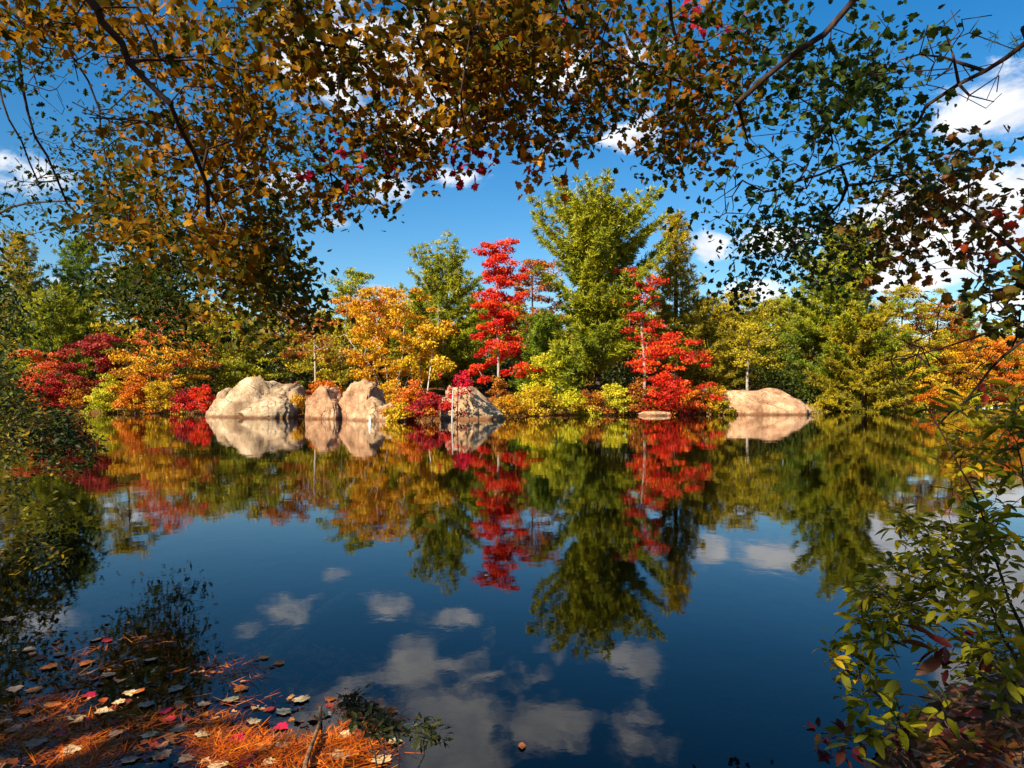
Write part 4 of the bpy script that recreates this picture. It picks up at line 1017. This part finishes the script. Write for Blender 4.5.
def fringe():
    r = RNG(73); X = []; Y = []
    A = LAKE; B = np.roll(LAKE, -1, 0)
    for a, b in zip(A, B):
        if min(a[1], b[1]) < 40: continue
        L = np.hypot(*(b - a)); n = int(L * 60); t = r.random(n); q = a + t[:, None] * (b - a) + r.normal(size=(n, 2)) * .45
        X.append(q[:, 0]); Y.append(q[:, 1])
    X = np.concatenate(X); Y = np.concatenate(Y); k = vnoise(X, Y, .9, 4) + r.normal(size=len(X)) * .2 > .05; X, Y = X[k], Y[k]; N = len(X)
    Z = np.maximum(ground_h(X[None], Y[None])[0], -.1)
    fw = rand_dir(r, N, 1.6)
    me = leaves('shore_grass', np.stack([X, Y, Z], -1), rand_dir(r, N), fw, r.uniform(.25, .8, N), tmpl_blade(.09), leaf_mat('grass_tan', [(.10, .11, .012), (.30, .20, .03), (.48, .30, .07)], transl=.3), r)
    tag(link('shore_grass', me), 'tan and green grass fringing the far waterline', 'grass', None, 'stuff')
fringe()

# single floating leaves
def flat_leaf_mesh(seed, tmpl):
    T_, faces = tmpl; V = T_.copy(); V[:, 1] -= .45; V[:, 2] = V[:, 2] * .45 + .05
    L = np.concatenate([np.array(f) for f in faces])
    return V, L, [len(f) for f in faces]
def simple_leaf_mat(name, c1, c2):
    m, T = new_mat(name); g = T.n('ShaderNodeTexCoord').outputs['Object']
    return finish(m, T, principled(T, T.mix(T.mr(T.noise(g, 3.0, 4), .35, .65), c1, c2), .55, .3))
FLO = [('pale cream floating maple leaf', simple_leaf_mat('pale_leaf', (.70, .55, .30), (.52, .34, .15)), 'pale floating leaves',
        [(285, 712), (322, 716), (410 - 30, 760), (412, 728), (283, 745), (230, 700), (205, 735), (255, 722), (345, 736), (360, 712), (300, 700), (130, 694), (118, 703), (70, 752), (78, 718), (105, 712), (150, 735), (270, 763), (338, 757), (395, 742), (220, 765)]),
       ('orange floating maple leaf', simple_leaf_mat('orange_leaf', (.66, .24, .03), (.60, .12, .02)), 'orange floating leaves',
        [(265, 658), (278, 664), (137, 692), (35, 690), (262, 748), (350, 755), (330, 700), (55, 705), (240, 690), (312, 765), (86, 664), (390, 712), (28, 712), (48, 668)]),
       ('crimson floating maple leaf', simple_leaf_mat('crimson_leaf', (.55, .01, .05), (.34, .01, .03)), 'crimson floating leaves',
        [(245, 764), (282, 728), (238, 740), (90, 696), (165, 712), (60, 735)]),
       ('dull tan floating leaf', simple_leaf_mat('tan_leaf', (.30, .22, .15), (.20, .13, .08)), 'tan floating leaves',
        [(30, 650), (60, 655), (15, 730), (35, 745), (115, 735), (145, 705), (175, 690), (180, 730), (165, 755), (130, 760), (95, 640), (40, 720), (15, 690), (185, 760), (205, 705), (150, 660), (110, 675), (8, 620)])]
rl = random.Random(5)
for lab, m, grp, pts in FLO:
    V, L, tt = flat_leaf_mesh(1, MAPLE)
    me = raw_mesh('floating_leaf', V, L, tt, None, m)
    for px, py in pts:
        x, y = onwater(px, py)
        o = link('floating_leaf', me); s = rl.uniform(.055, .085); o.scale = (s, s, s); o.location = (x, y, .003)
        o.rotation_euler = (rl.uniform(-.06, .06), rl.uniform(-.06, .06), rl.uniform(0, 6.28)); w_ = 'in the leftmost strip of needles' if px < 160 else ('in shade between the rafts' if px < 215 else ('left of the peeled stick' if px < 312 else 'right of the peeled stick'))
        v_ = 'nearest the bottom edge' if py > 741 else ('at mid raft' if py > 706 else 'at the outer edge')
        tag(o, lab + ' ' + w_ + ' ' + v_, 'leaf', grp)
# two little leaves far out on open water
for px, py, lab in ((486, 576, 'single tiny leaf floating far out in mid lake'), (522, 747, 'brown leaf floating alone at the bottom centre')):
    x, y = onwater(px, py); V, L, tt = flat_leaf_mesh(1, LEAF)
    o = link('floating_leaf', raw_mesh('floating_leaf', V, L, tt, None, FLO[1][1])); o.scale = (.07,) * 3; o.location = (x, y, .003); tag(o, lab, 'leaf')

# fallen branches in the shallows
def stick(name, label, pts, r0, r1, mat, seed):
    r = RNG(seed); sk = Skel(400); sk.limb(pts, step=.05, jit=.004, rng=r, r=(r0, r1))
    p0 = pts[0]; root = tag(bpy.data.objects.new(name, None), None)
    me = tubes(name, sk.P[:sk.n], sk.par, sk.radii(r0, r1), mat, 8); me.transform(__import__('mathutils').Matrix.Translation(-Vector(p0)))
    o = link(name, me); o.location = p0; tag(o, label, 'branch'); return o
def wp(px, py, z=0.):
    d = (EYE - z) * F / (py - HZ); return ((px - 512) / F * d, d, z)
stick('fallen_branch', 'peeled brown stick lying across the needles at the bottom', [wp(303, 790, .02), wp(308, 755, .03), wp(318, 728, .03), wp(320, 708, .02)], .013, .008, BARK_STICK, 91)
stick('sunken_log', 'long pale log sunken under the water at the lower left', [wp(228, 692, -.12), wp(262, 665, -.16), wp(300, 630, -.22), wp(345, 596, -.4)], .075, .05, BARK_PALE, 92)
for i, (a, b, lab) in enumerate([((60, 690), (118, 640), 'thin sunlit twig reaching out of the water at the lower left'), ((72, 678), (128, 655), 'short sunlit twig beside the thin one at the lower left')]):
    stick('twig', lab, [wp(*a, 0.0), wp((a[0] + b[0]) / 2, (a[1] + b[1]) / 2 + 2, .05), wp(*b, .05)], .007, .003, BARK_STICK, 93 + i)

# leaves of one description told apart by their order from the left
_by = {}
for o in COL.objects:
    if o.name.startswith('floating_leaf') and 'label' in o: _by.setdefault(o['label'], []).append(o)
for lab, os_ in _by.items():
    if len(os_) > 1:
        os_.sort(key=lambda o: o.location.x / o.location.y)
        for w_, o in zip(['leftmost', 'second from left', 'third from left', 'fourth from left', 'fifth from left', 'sixth from left', 'seventh from left'], os_): o['label'] = w_ + ' ' + lab.replace('floating maple leaf', 'leaf').replace('dull tan floating leaf', 'dull tan leaf').replace('of needles ', '')
